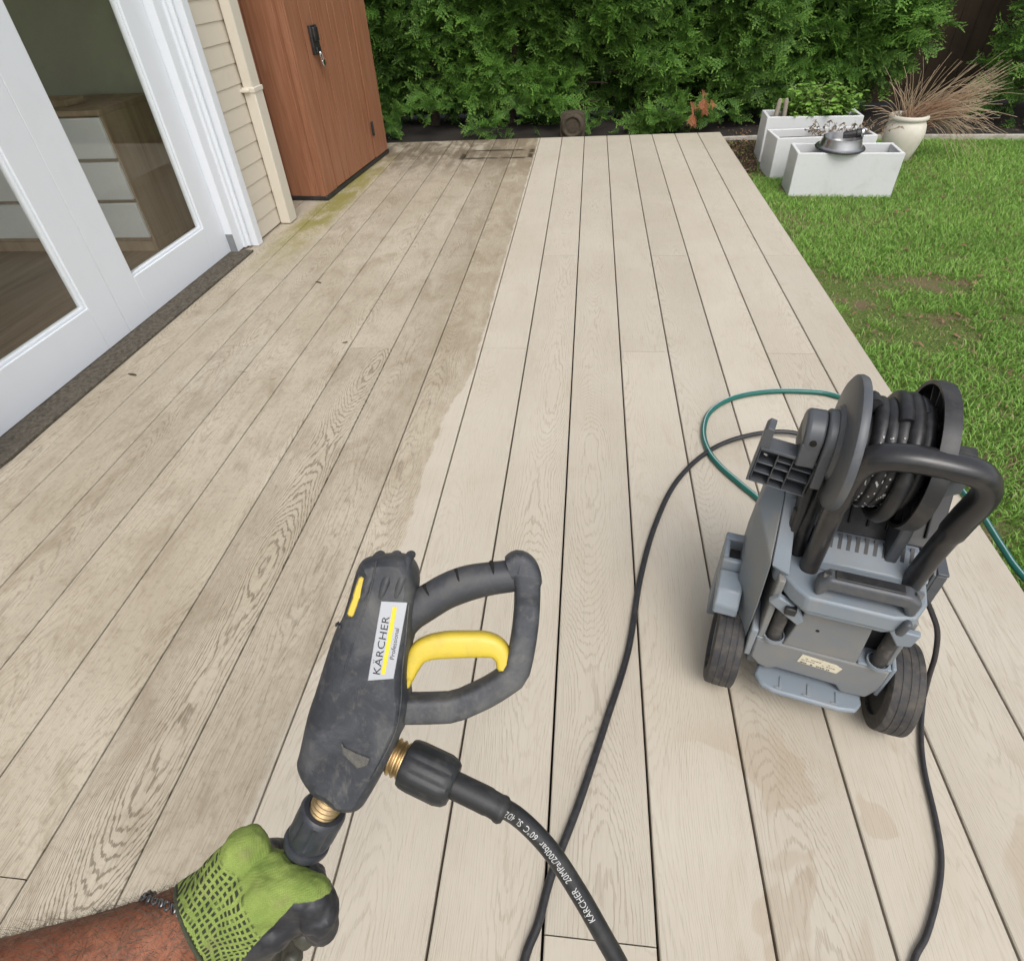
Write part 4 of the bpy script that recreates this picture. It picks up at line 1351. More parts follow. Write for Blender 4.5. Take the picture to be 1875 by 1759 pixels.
# carry grip on the shelf
mb = MB()
mb.prism([(-.070,.4065),(-.070,.434),(-.056,.453),(.074,.453),(.094,.440),(.092,.405),(.078,.405),(.070,.424),(-.050,.424),(-.058,.4065)],'y',-.076,-.044)
mb.prism([(.0785,.4045),(.0915,.4045),(.086,.368),(.072,.368)],'y',-.094,-.0765)
gr = obj('carry_grip', mb, M_char, pw, bevel=.006, seg=3)
mb = MB(); mb.box(-.046,.064,-.0705,-.050,.4535,.4565)
obj('grip_pad', mb, M_dark, gr, bevel=.003)
for x in (-.064,.081):
    mb = MB(); mb.cyl((x+.006,-.060,.444),(x+.006,-.060,.4545),.006,seg=16); obj('screw', mb, plain('zinc_screw', (.4,.4,.4), .35, 1.0), gr)

# push handle
hp = spline([(-.078,-.008,.385),(-.079,-.014,.50),(-.081,-.024,.60),(-.079,-.034,.665),(-.060,-.042,.702),(-.020,-.046,.715),(.04,-.046,.713),(.078,-.042,.702),(.098,-.036,.668),(.098,-.020,.60),(.093,-.008,.50),(.090,0,.385)],8)
n = len(hp)
mb = MB()
rr = []
for i, p in enumerate(hp):
    t = i/(n-1)
    rr.append((.0168 + (.0024 if .16 < t < .86 else 0), .0185 + (.0034 if .16 < t < .86 else 0)))
mb.tube(hp, rr, seg=20, sq=.85, nrm=(0,1,.2))
obj('push_handle', mb, worn('matt_black_handle', (.021,.021,.023), (.105,.085,.062), .28, .34, 14, bump=.1), pw, smooth=50)
# thin dark hose standing beside the handle
mb = MB(); mb.tube(spline([(-.100,.022,.405),(-.102,.030,.48),(-.098,.045,.56),(-.090,.055,.62)],6), .0125, seg=16); obj('lance_tube', mb, M_hose, pw)
mb = MB(); mb.tube(spline([(-.118,.020,.405),(-.120,.030,.45),(-.121,.040,.50)],6), .009, seg=14); obj('feed_hose', mb, M_hose, pw)
mb = MB(); mb.cyl((-.093,.050,.598),(-.090,.055,.625),.0155,seg=20); obj('hose_ferrule', mb, plain('grey_ferrule', (.22,.22,.23), .45), pw)

# reel
RC = Vector((0,.05,.655)); RX = -.022
mb = MB()
mb.lathe([(.045,-.0885),(.060,-.0885),(.066,-.082),(.108,-.078),(.116,-.073),(.1175,-.066),(.115,-.060),(.04,-.059)], (RX,RC.y,RC.z), (1,0,0), 64, closed=True)
obj('reel_disc', mb, M_char, pw, smooth=35)
mb = MB(); mb.lathe([(.0,-.158),(.036,-.158),(.041,-.153),(.041,-.127),(.0,-.127)], (0,RC.y,RC.z+.012), (1,0,0), 40)
mb.box(-.158,-.127,RC.y-.0400,RC.y+.040,RC.z-.035,RC.z+.012)
cap = obj('reel_cap', mb, M_char, pw, bevel=.003)
mb = MB(); mb.cyl((-.142,RC.y-.0385,RC.z+.018),(-.142,RC.y-.0425,RC.z+.018),.0055,seg=16); obj('cap_hole', mb, M_gap, cap)
mb = MB(); mb.lathe([(.0,-.1255),(.046,-.1255),(.050,-.122),(.050,-.1080),(.0,-.1080)], (0,RC.y,RC.z+.006), (1,0,0), 40)
mb.box(-.1250,-.1085,RC.y-.050,RC.y+.02,RC.z-.07,RC.z+.004)
obj('reel_hub', mb, M_char, pw, bevel=.002)
mb = MB(); mb.lathe([(.0,-.0585),(.066,-.0585),(.066,.0395),(.0,.0395)], (RX,RC.y,RC.z), (1,0,0), 40)
obj('reel_drum', mb, M_dark, pw)
mb = MB()
mb.lathe([(.030,.052),(.117,.052),(.117,.034),(.123,.033),(.1245,.044),(.123,.057),(.112,.060),(.03,.060)], (RX,RC.y,RC.z), (1,0,0), 64, closed=True)
for i in range(18):
    a = i*math.pi/9
    c, s_ = math.cos(a), math.sin(a)
    b = len(mb.v)
    mb.box(.0425,.0518,-.0012,.0012,.070,.1165)
    mb.xf(Matrix.Translation((RX,RC.y,RC.z)) @ Matrix.Rotation(a,4,'X'), b)
obj('reel_disc', mb, M_dark, pw, smooth=35)
# wound hose: two loose layers
pts = []
for i in range(int(4.4*28)+1):
    a = i/28*2*math.pi; q = i/28/4.4
    rad = .0785 + .004*math.sin(a*.7+1) 
    pts.append((RX-.046+.062*q, RC.y+rad*math.sin(a)*1.02, RC.z+rad*math.cos(a)-.004*(1-math.cos(a))))
mb = MB(); mb.tube(pts, .0118, seg=14)
coil = obj('hose_coil', mb, M_hose, pw, smooth=60)
pts = []
for i in range(34):
    a = -.4+i/28*2*math.pi; q = i/33
    rad = .100 - .006*math.cos(a)
    pts.append((RX-.004+.018*q, RC.y+rad*math.sin(a), RC.z+rad*math.cos(a)-.006))
mb = MB(); mb.tube(pts, .0118, seg=14); obj('hose_coil', mb, M_hose, pw, smooth=60)
pts = []
for i in range(30):
    a = -.2+i/28*2*math.pi; q = i/29
    rad = .086
    pts.append((RX+.024+.004*q, RC.y+rad*math.sin(a), RC.z+rad*math.cos(a)))
mb = MB(); mb.tube(pts, .0108, seg=14); obj('hose_coil', mb, M_hose, pw, smooth=60)
# worn white printing specks on the coils
mb = MB()
for i in range(150):
    a = rng.uniform(2.4,4.6) if i % 3 else rng.uniform(4.6,5.6)
    q = rng.integers(0,4); aa = a+q*2*math.pi; qq = aa/(4.4*2*math.pi)
    rad = .0785+.004*math.sin(aa*.7+1)
    ph = rng.uniform(-.35,.35)
    r_ = rad + .0120*math.cos(ph)
    p = Vector((RX-.046+.062*qq+.0120*math.sin(ph), RC.y+r_*math.sin(aa)*1.02, RC.z+r_*math.cos(aa)-.004*(1-math.cos(aa))))
    b = len(mb.v); w = rng.uniform(.0005,.0013); l = rng.uniform(.0008,.003)
    mb.box(-w,w,-l,l,-.0003,.0003)
    mb.xf(Matrix.Translation(p) @ Matrix.Rotation(-aa,4,'X') @ Matrix.Rotation(ph,4,'Y'), b)
obj('worn_print', mb, plain('worn_white_print', (.42,.42,.41), .6), coil, smooth=None)
# reel supports
mb = MB(); mb.prism([(.02,.40),(.02,.50),(.03,.62),(.05,.665),(.08,.62),(.13,.55),(.15,.40)],'x',-.1245,-.1110); obj('reel_support', mb, M_dark, pw, bevel=.003)
mb = MB(); mb.prism([(.02,.40),(.015,.50),(.03,.62),(.05,.672),(.09,.66),(.15,.55),(.15,.40)],'x',.0415,.062)
mb.hull([(.0625,.03,.64),(.0625,.10,.66),(.0625,.10,.60),(.0625,.03,.58),(.110,.055,.625),(.110,.085,.635),(.110,.085,.595),(.110,.055,.59)])
obj('reel_support', mb, M_char, pw, bevel=.004)
mb = MB(); mb.cyl((.0385,RC.y,RC.z),(.095,RC.y,RC.z),.028,seg=24); obj('reel_axle', mb, M_dark, pw)

# accessory holder: ribbed block with a fin, on the left
b0 = Matrix.Translation((-.170,.030,.592)) @ Matrix.Rotation(R(-6),4,'Z') @ Matrix.Rotation(R(4),4,'Y') @ Matrix.Diagonal((.76,.76,.76,1))
mb = MB()
mb.box(-.062,.062,.028,.034,-.048,.048)
for x in (-.062,-.022,.012,.0595):
    mb.box(x-.0012,x+.0014,-.012,.0278,-.0478,.0478)
for a in ((-.0604,-.0234,-.020),(-.0604,-.0234,.008),(-.0206,.0106,-.026),(-.0206,.0106,.004),(-.0206,.0106,.026),(.0136,.0580,-.012),(.0136,.0580,.018),(.0136,.0580,.034)):
    mb.box(a[0],a[1],-.010,.0277,a[2]-.0014,a[2]+.0014)
mb.box(-.064,.064,-.016,.034,.0482,.056); mb.box(-.064,.064,-.012,.034,-.051,-.0482)
mb.prism([(-.070,-.05),(-.070,.100),(-.064,.110),(-.050,.108),(-.046,.056),(-.0645,.0560),(-.0645,-.05)],'y',-.014,.030)
mb.box(.012,.050,.0,.034,.0562,.074)
mb.xf(b0)
ah = obj('accessory_holder', mb, M_char, pw, bevel=.0015)
mb = MB(); mb.box(-.106,-.088,.028,.052,.50,.60); obj('holder_arm', mb, M_dark, pw, bevel=.003)
mb = MB(); mb.cyl((-.052,-.008,.036),(-.044,-.012,.036),.003,seg=12); mb.xf(b0); obj('screw', mb, plain('bright_screw', (.6,.6,.6), .3, 1.0), ah)
# ribbed bracket on the right side
mb = MB(); mb.prism([(.03,.33),(.03,.415),(.055,.430),(.095,.425),(.10,.34),(.06,.32)],'x',.1305,.136)
for y, z in ((.03,.40),(.055,.38),(.078,.36)):
    mb.box(.1362,.154,y,y+.004,.335,.415)
mb.box(.1362,.155,.03,.098,.416,.422); mb.box(.1362,.155,.035,.095,.33,.335); mb.box(.1362,.154,.03,.098,.375,.379)
obj('side_bracket', mb, M_char, pw, bevel=.0015)
# inlet coupling at the front for the garden hose
mb = MB(); mb.cyl((-.06,.2155,.20),(-.06,.26,.19),.020,seg=20); obj('water_inlet', mb, M_dark, pw, bevel=.002)

# power cord
cord = MB()
def W(u, v, w): return WX @ Vector((u,v,w))
pts = [W(.10,.06,.36), W(.135,.035,.355), W(.172,.03,.305), W(.195,.03,.261), W(.216,.03,.194), W(.230,.03,.128), W(.247,.03,.055)] + [Vector(p) for p in ((1.225,.775,.010),(1.192,.70,.007),(1.165,.616,.007),(1.147,.51,.007),(1.13,.443,.007),(1.098,.38,.007),(1.057,.32,.007),(1.02,.278,.007),(.97,.19,.007),(.90,.02,.007),(.95,-.3,.007),(1.1,-.9,.007))]
cord.tube(spline(pts,8), .0052, seg=12)
o = obj('power_cord', cord, worn('rubber_cord', (.022,.021,.024), (.09,.08,.07), .5, .4, 60), None, smooth=60)
tag(o, 'thin black power cord running from the right side of the washer along the deck', 'power cord')

# garden hose
gh = MB()
pts = [W(-.06,.255,.19), W(-.06,.34,.10)] + [Vector(p) for p in ((1.03,1.30,.02),(.99,1.402,.011),(.952,1.462,.011),(.899,1.552,.011),(.871,1.636,.011),(.869,1.743,.011),(.907,1.86,.011),(.999,1.952,.011),(1.127,2.001,.011),(1.268,2.010,.011),(1.378,1.985,.011),(1.50,1.86,.011),(1.575,1.62,.011),(1.612,1.40,.008),(1.616,1.26,.002),(1.626,1.153,-.005),(1.70,.90,-.03),(1.9,.3,-.04),(2.2,-.8,-.045))]
gp = spline(pts,8)
gh.tube(gp, .0092, seg=16)
k = NT('green_hose_skin')
v = k.obj(); n1 = k.noise(v, 40, 4, .6)
k.base(k.mix(k.math('MULTIPLY', k.ss(n1,.5,.75), .35), (.004,.098,.075), (.06,.14,.11)), .33, 0, .5)
gho = obj('garden_hose', gh, k.mat, None, smooth=60)
tag(gho, 'green garden hose with a pale stripe looping over the deck behind the washer', 'garden hose')
mb = MB(); mb.tube([p+Vector((0,0,.0078)) for p in gp], .0022, seg=8); mb.xf(Matrix.Translation((-.0016,.0016,0)))
obj('pale_stripe', mb, plain('hose_stripe', (.30,.40,.42), .4), gho, smooth=60)


# ------------------------------------------------------------------ gun, lance, high-pressure hose, arm   (millimetres in a frame turned to the hand)
GM = Matrix.Translation((0.2741,0.2508,0.8574)) @ ROT.to_4x4() @ Matrix.Diagonal((.001,.001,.001,1))
gun_at = Vector((0.2741,0.2508,0.8574))
GR = Matrix.Translation(gun_at) @ ROT.to_4x4()
def mm(mb):
    mb.v = [(a*.001,b*.001,c*.001) for a,b,c in mb.v]; return mb
def comp(mb):
    mb.v = [(108+(a-108)*(1-c/500), 163.9+(b-163.9)*(1-c/500), c) for a,b,c in mb.v]; return mb
def gm(p): return GR @ (Vector(p)*.001)

def mat_gun():
    k = NT('gun_plastic')
    v = k.obj()
    n1 = k.noise(v, 28, 6, .7, .6); n2 = k.noise(v, 140, 4, .7); n3 = k.noise(k.vmul(v,(1,.4,1)), 60, 4, .65)
    c = k.mix(k.ss(n1,.35,.7), (.026,.028,.034), (.050,.054,.064))
    c = k.mix(k.math('MULTIPLY', k.ss(n1,.48,.78), .42), c, (.135,.128,.112))
    c = k.mix(k.math('MULTIPLY', k.ss(n3,.58,.72), .32), c, (.20,.185,.155))
    c = k.mix(k.math('MULTIPLY', k.ss(n2,.50,.78), .45), c, (.13,.122,.105))
    c = k.mix(k.math('MULTIPLY', k.ss(k.noise(v, 14, 4, .6), .50, .75), .38), c, (.15,.145,.13))
    k.base(c, k.math('ADD', .42, k.math('MULTIPLY', n1, .25)), 0, .45)
    k.bump(k.noise(v, 900, 2), .25, .0004)
    return k.mat
M_gun = mat_gun()
M_grip = worn('grip_plastic', (.036,.038,.044), (.14,.13,.11), .5, .30, 40, bump=.2)
M_yel = worn('yellow_plastic', (.60,.45,.045), (.34,.26,.07), .42, .45, 45, bump=.1)
M_brass = worn('brass_fitting', (.56,.42,.22), (.46,.33,.24), .38, .7, 120, metal=1.0)
gun = thing('trigger_gun', 'worn black spray gun with yellow trigger and silver name plate above the gloved hand', 'spray gun', M=GR)
body = [(-26.5,68.7),(-22.7,82.2),(-19.0,93.5),(-13.0,99.9),(-2.5,102.5),(6.5,103.2),(15.5,102.9),(23.0,99.9),(28.7,91.2),(30.2,82.2),(29.9,73.2),(28.2,52.2),(26.7,34.3),(23.7,22.3),(22.5,4.3),(22.5,-6.2),(23.7,-16.7),(22.2,-28.7),(20.0,-37.7),(16.2,-45.2),(12.5,-54.2),(6.5,-66.9),(-1.0,-81.1),(-7.7,-93.1),(-14.5,-102.1),(-25.0,-104.4),(-35.5,-102.1),(-47.5,-94.6),(-57.9,-87.9),(-65.4,-77.4),(-68.4,-66.2),(-65.7,-54.2),(-59.4,-25.7),(-53.4,-7.7),(-46.0,16.3),(-38.5,38.8),(-31.7,52.2)]
bs = spline_closed(body, 3)
def ins(d):
    def f(nn):
        q = max(0, min(1, (nn.x-.35)/.6)); q = q*q*(3-2*q)
        return d*(1+1.5*q)
    return f

mb = MB()
pillow(mb, bs, [(-25,ins(7)),(-22,ins(3.2)),(-14,ins(1.0)),(2,0),(14,ins(.9)),(19,ins(2.4)),(22.5,ins(5.0)),(24.5,ins(7.6))])
gb = obj('gun_body', mm(mb), M_gun, gun, smooth=28)
# ribs over the top of the body
for xo, w in ((-4.5,5.0),(9,5.4),(21.5,4.6)):
    mb = MB(); mb.tube(spline([(xo-9,62,19.5),(xo-5,74,22.5),(xo-1,88,20),(xo+1,99,8),(xo+1.5,101.5,-4)],6), [(w*(.25+.75*min(1,j/10)),1.2+2.6*min(1,j/10)) for j in range(25)], seg=12)
    obj('top_rib', mm(mb), M_gun, gb, smooth=60)
# moulded crease line and edge seams
mb = MB(); mb.tube([(p.x,p.y,24.2-max(0,(-p.x-30)*.11)) for p in spline([(-5,97,0),(-11,68.7,0),(-27,20.8,0),(-40,-24.2,0),(-49,-61.6,0),(-48.2,-86,0)],8)], [(.9,.9)]*41, seg=8)
obj('moulded_crease', mm(comp(mb)), M_gun, gb, smooth=60)
mb = MB(); mb.tube([(p.x,p.y,24.0) for p in spline([(22,60,0),(19.5,32,0),(16.5,4,0),(15.5,-20,0),(11,-45,0),(-2,-72,0),(-14,-91,0)],8)], .7, seg=8)
obj('moulded_crease', mm(comp(mb)), M_gun, gb, smooth=60)
# raised emblem
mb = MB(); pillow(mb, [(-34.7,-54.2),(-31.0,-57.9),(-22.0,-62.4),(-10.0,-66.9),(-12.2,-73.6),(-21.2,-75.9),(-33.2,-63.9)], [(23.8,0),(25.5,.3),(26.2,1.0)])
obj('raised_chevron', mm(comp(mb)), worn('scuffed_grey', (.12,.115,.105), (.20,.185,.16), .8, .8, 200, bump=1.0), gb)
# name plate
mb = MB(); pillow(mb, [(-1.0,63.5),(21.0,62.4),(9.5,-1.0),(-12.2,-2.5)][::-1], [(23.5,0),(25.2,0),(25.6,.4)])
npl = obj('name_plate', mm(comp(mb)), plain('silver_plate', (.40,.41,.43), .35, .4, var=.05), gun, smooth=None)
ax = Vector((11.2,66,0)).normalized(); ang = math.atan2(ax.y, ax.x)
def plate_text(s, size, at, sx, mat, sp=1.0, name='lettering', sh=0.0):
    t = text_mesh(s, size, .1, sp)
    Sh = Matrix.Identity(4); Sh[0][1] = sh
    t.xf(Matrix.Translation((at[0],at[1],25.75)) @ Matrix.Rotation(ang,4,'Z') @ Sh @ Matrix.Diagonal((sx,1,1,1)))
    return obj(name, mm(comp(t)), mat, npl, smooth=None)
M_ink = plain('black_ink', (.012,.012,.013), .5)
plate_text('K\u00c4RCHER', 8.6, (-2.2,1.6), 1.24, M_ink, 1.06)
plate_text('Professional', 5.2, (9.6,14.5), 1.06, M_ink, 1.0)
mb = MB(); pillow(mb, [(8.8,59.0),(12.2,58.5),(2.3,2.8),(-1.0,2.8)][::-1], [(25.5,0),(25.9,0)])
obj('stripe', mm(comp(mb)), plain('yellow_ink', (.78,.56,.02), .45), npl, smooth=None)
# safety latch on the back edge
mb = MB(); pillow(mb, [(-20.5,86.0),(-11.5,81.5),(-23.4,46.5),(-31.8,51.0)][::-1], [(10,0),(19.5,0),(20.3,.8)])
obj('latch_slot', mm(comp(mb)), M_dark, gb)
mb = MB(); pillow(mb, spline_closed([(-19.4,83.0),(-15.6,83.0),(-13.2,79.0),(-17.5,66.5),(-18.8,65.5),(-23.6,52.0),(-26.5,50.6),(-29.2,53.5),(-24.5,66.2),(-24.2,69.0)][::-1],2), [(12,0),(22.0,0),(23.0,.8)])
obj('safety_latch', mm(comp(mb)), M_yel, gun)
mb = MB()
for q in range(3): mb.box(-33.5+q*1.6,-32.4+q*1.6,47.2-q*.8,49.5-q*.8,12,20)
obj('latch_ridge', mm(mb), M_gun, gb)
# grip and guard loop
gp_ = spline([(14,46,0),(23.0,54.0,0),(36.5,62.0,0),(53.0,71.7,0),(70.9,78.5,0),(88.9,82.2,0),(104,84.2,0),(109,85.0,0)],6)
mb = MB(); n = len(gp_)
mb.tube(gp_, [((16.5 - 3.2*math.sin(min(1,i/(n-1)*1.35)*math.pi*.5) + 1.2*math.exp(-((i/(n-1)-.55)/.16)**2)),(14.5)) for i in range(n)], seg=24, nrm=(0,0,1), sq=.85)
go = obj('grip', mm(mb), M_grip, gun, smooth=60)
for t in (.34,.54,.74):
    i = int(t*(n-1)); p = gp_[i]; d = (gp_[i+1]-gp_[i-1]).normalized(); nn = Vector((-d.y,d.x,0))
    pts = [p + d*(2.2*math.sin(a*1.2)) + nn*(14.1*math.cos(a)) + Vector((0,0,14.9*math.sin(a))) for a in (.05,.25,.45,.65,.85,1.05,1.2)]
    mb = MB(); mb.tube(pts, [(1.2,.8),(2.6,1.2),(2.6,1.3),(2.2,1.2),(1.6,1.1),(1.0,.8),(.3,.3)], seg=8)
    obj('finger_groove', mm(mb), M_gap, go)
lp = spline([(105.5,91.0,0),(114.0,93.5,0),(120.0,86,0),(120.6,68.7,0),(119.5,48,0),(116.5,26,0),(113,9,0)],5) + spline([(108.5,1.5,0),(88.9,-11.0,0),(66.5,-21.5,0)],4) + spline([(56,-24.4,0),(40,-25.0,0),(18.0,-25.4,0)],4)
nl = len(lp)
mb = MB()
mb.tube(lp, [((12.0 if i < 13 else 10.8) - (2.2*(1-i/4) if i < 4 else 0), 15.6 if i < 16 else 13) for i in range(nl)], seg=20, nrm=(0,0,1), sq=.42)
lo_ = obj('guard_loop', mm(mb), M_gun, gun, smooth=45)
# trigger
tr = spline([(20.5,-6,0),(22.6,2,0),(25.5,11.3,0),(31.0,20.8,0),(41.0,25.6,0),(56.0,27.6,0),(73.9,28.0,0),(86,27.8,0),(95.0,25.0,0),(100.0,18.5,0),(101.0,11.0,0),(100.5,6.5,0)],5)
nt_ = len(tr)
trr = [float(np.interp(i/(nt_-1), (0,.12,.30,.45,.62,.76,.86,.95,1), (3.2,6.0,9.6,11.0,10.6,8.6,6.6,6.0,4.2))) for i in range(nt_)]
mb = MB(); mb.tube(tr, [(q, 9.0 if q > 5 else 7.5) for q in trr], seg=20, nrm=(0,0,1), sq=.6)
obj('trigger', mm(mb), M_yel, gun, smooth=50)
# threaded hose inlet
d = Vector((39.7,-15.0,7)).normalized(); a0 = Vector((6,-67.2,-6))
mb = MB(); prof = [(0,-8)] + [(r_, h) for q in range(5) for r_, h in ((13.4,-4+q*4.8),(15.4,-2.4+q*4.8),(15.4,-1.4+q*4.8),(13.4,.2+q*4.8))] + [(0,20)]
mb.lathe(prof, a0, d, 40); obj('threaded_inlet', mm(mb), M_brass, gun, smooth=40)
mb = MB(); d2 = Vector((-.46,-.85,-.27)).normalized(); b0_ = Vector((-41.5,-97,4))
prof = [(0,-8)] + [(r_, h) for q in range(5) for r_, h in ((10.8,-6+q*4.8),(13.0,-4.4+q*4.8),(13.0,-3.4+q*4.8),(10.8,-1.8+q*4.8))] + [(0,18)]
mb.lathe(prof, b0_, d2, 36); obj('threaded_outlet', mm(mb), M_brass, gun, smooth=40)

# lance in the fist
lance = thing('spray_lance', 'black lance with a ribbed screw nut gripped in the green and black glove', 'lance', M=GR)
c0 = b0_ + d2*13
mb = MB()
seg = 72; prof = [(13.4,0),(17.4,0),(18.6,1.5),(19.5,4),(19.7,8),(19.6,26),(18.8,31),(18.0,35),(15.5,39),(11,39)]
a_ = d2.orthogonal().normalized(); bb = d2.cross(a_)
vs = []; fs = []
for r_, h in prof:
    for i in range(seg):
        t = 2*math.pi*i/seg
        rib = -3.0*(.5+.5*math.cos(2*math.pi*i/9))**3 if 5 < h < 30 else 0
        vs.append(c0 + d2*h + a_*((r_+rib)*math.cos(t)) + bb*((r_+rib)*math.sin(t)))
for j in range(len(prof)-1):
    fs += [(j*seg+i, j*seg+(i+1)%seg, (j+1)*seg+(i+1)%seg, (j+1)*seg+i) for i in range(seg)]
mb.add(vs, fs)
M_nut = worn('screw_nut_plastic', (.030,.033,.042), (.10,.10,.10), .40, .3, 50)
obj('screw_nut', mm(mb), M_nut, lance, smooth=30)
mb = MB(); mb.lathe([(0,36),(16.5,36.2),(19.5,37.6),(20,41),(19,44),(15.5,46),(15,54),(11.5,58),(11.5,190)],c0,d2,40)
obj('lance_sleeve', mm(mb), M_nut, lance, smooth=40)
mb = MB(); mb.cyl(c0+d2*188, c0+d2*640, 6.0, seg=20); obj('lance_pipe', mm(mb), plain('steel_pipe', (.45,.45,.45), .3, 1.0), lance)
mb = MB(); mb.cyl(c0+d2*640, c0+d2*668, 11, 8, seg=20); obj('spray_nozzle', mm(mb), M_dark, lance)

# high-pressure hose: from the gun, down out of view, round behind, and over the deck to the washer
hose = thing('pressure_hose', 'black printed high pressure hose from the gun across the deck to the washer', 'hose')
n0 = a0 + d*14
hp_px = [a0+d*88+Vector((0,0,0)), Vector((112,-117.5,-4)), Vector((139,-144.5,-4)), Vector((163.2,-179.6,-2)), Vector((184.5,-215.9,0)), Vector((199,-243,-2)), Vector((217,-290,-20)), Vector((245,-380,-70))]
h_local = [gm(a0+d*60)] + [gm(p) for p in hp_px]
def on_deck(*a): return [Vector(p) for p in a]
path = h_local + on_deck((.66,-.02,.28),(.78,-.22,.10),(.74,-.50,.014),(.52,-.66,.010),(.36,-.50,.010),(.335,-.15,.010),(.352,.10,.010),(.371,.219,.010),(.391,.274,.010),(.411,.352,.010),(.459,.481,.010),(.516,.658,.010),(.572,.843,.010),(.613,1.067,.010),(.669,1.277,.010),(.752,1.477,.010),(.876,1.636,.012),(1.015,1.712,.022),(1.164,1.734,.022),(1.29,1.66,.012),(1.335,1.50,.012),(1.28,1.28,.05))  + [W(.03,.29,.22), W(.03,.214,.25)]
hs = spline(path, 9)
mb = MB(); mb.tube(hs, .0079, seg=18)
obj('hose_line', mb, M_hose, hose, smooth=60)
mb = MB()
seg = 66
prof = [(15.3,0),(18.6,0),(20.0,3),(20.6,10),(20.6,34),(19.0,41),(16.0,44.5),(9,44.5)]
a_ = d.orthogonal().normalized(); bb = d.cross(a_); vs = []; fs = []
for r_, h in prof:
    for i in range(seg):
        t = 2*math.pi*i/seg
        rib = -1.2 if (i % 6 in (0,1) and 4 < h < 40) else 0
        vs.append(n0 + d*h + a_*((r_+rib)*math.cos(t)) + bb*((r_+rib)*math.sin(t)))
for j in range(len(prof)-1):
    fs += [(j*seg+i, j*seg+(i+1)%seg, (j+1)*seg+(i+1)%seg, (j+1)*seg+i) for i in range(seg)]
mb.add(vs, fs); mm(mb); mb.xf(GR)
obj('coupling_nut', mb, worn('nut_plastic', (.019,.020,.022), (.10,.095,.085), .45, .35, 60), hose, smooth=30)
mb = MB(); e0 = n0+d*43.5
mb.tube(spline([e0, e0+d*18, e0+d*34+Vector((.3,-.6,0)), e0+d*46+Vector((1.2,-2.6,0))],5), [(11.0,11.0)]*10+[(10.4,10.4)]*3+[(11.2,11.2)]*2+[(9.2,9.2)], seg=24)
mm(mb); mb.xf(GR); obj('bend_sleeve', mb, worn('sleeve_rubber', (.015,.015,.016), (.08,.075,.068), .5, .35, 70), hose, smooth=40)
# printing wrapped on the hose
def fine(mb, L):
    me = bpy.data.meshes.new('t'); me.from_pydata(mb.v, [], mb.f)
    b = bmesh.new(); b.from_mesh(me)
    bmesh.ops.triangulate(b, faces=b.faces)
    for q in range(4):
        es = [e for e in b.edges if e.calc_length() > L]
        if not es: break
        bmesh.ops.subdivide_edges(b, edges=es, cuts=1)
        bmesh.ops.triangulate(b, faces=b.faces)
    mb.v = [tuple(v.co) for v in b.verts]; b.verts.index_update()
    mb.f = [tuple(v.index for v in f.verts) for f in b.faces]; mb.m = [0]*len(mb.f)
    b.free(); bpy.data.meshes.remove(me); return mb
def hose_text(s, size, s0, phase, name):
    t = text_mesh(s, size, .00008, 1.05)
    kx = .128/max(p[0] for p in t.v)
    t.v = [(p[0]*kx,p[1],p[2]) for p in t.v]
    seg_ = [(hs[i+1]-hs[i]).length for i in range(len(hs)-1)]
    cum = [0]
    for q in seg_: cum.append(cum[-1]+q)
    fine(t, .0012)
    view = (CAM_POS - gun_at).normalized()
    out = []
    for x, y, z in t.v:
        sx = s0 - x                           # reads from the far end back towards the gun
        i = max(0, min(len(seg_)-1, int(np.searchsorted(cum, sx))-1))
        f = (sx-cum[i])/seg_[i]
        p = hs[i].lerp(hs[i+1], f); dd = (hs[i+1]-hs[i]).normalized()
        up = (view - dd*view.dot(dd)).normalized(); side = up.cross(dd)
        a = phase + (y-size*.35)/.0079
        rr_ = .00805 + max(z,0)
        out.append(tuple(p + up*(rr_*math.cos(a)) - side*(rr_*math.sin(a))))
    t.v = out
    obj(name, t, plain('white_print', (.50,.50,.49), .6), hose, smooth=None)
hose_text('K\u00c4RCHER   20MPa/200bar  60\u00b0C  SL  4DZ01', .0078, .1655, .35, 'printed_text')

# ------------------------------------------------------------------ person: forearm and gloved fist round the lance
person = thing('person', 'bare hairy forearm with a green and black work glove gripping the spray lance', 'person', M=GR)

def mat_skin():
    k = NT('skin')
    v = k.obj()
    n1 = k.noise(v, 22, 5, .65, .4); n2 = k.noise(v, 110, 4, .7); n3 = k.noise(k.vmul(v,(60,150,150)), 1.0, 4, .7, 1.0)
    c = k.mix(k.ss(n1,.3,.7), (.225,.074,.036), (.310,.116,.060))
    c = k.mix(k.math('MULTIPLY', k.ss(n2,.46,.66), .60), c, (.150,.042,.022))
    c = k.mix(k.math('MULTIPLY', k.ss(n3,.46,.66), .50), c, (.32,.135,.075))
    k.base(c, .62, 0, .3)
    k.b.inputs['Subsurface Weight'].default_value = .12
    k.b.inputs['Subsurface Radius'].default_value = (.006,.002,.001)
    k.bump(k.math('ADD', n2, k.noise(v, 420, 3, .6)), .5, .0010)
    return k.mat

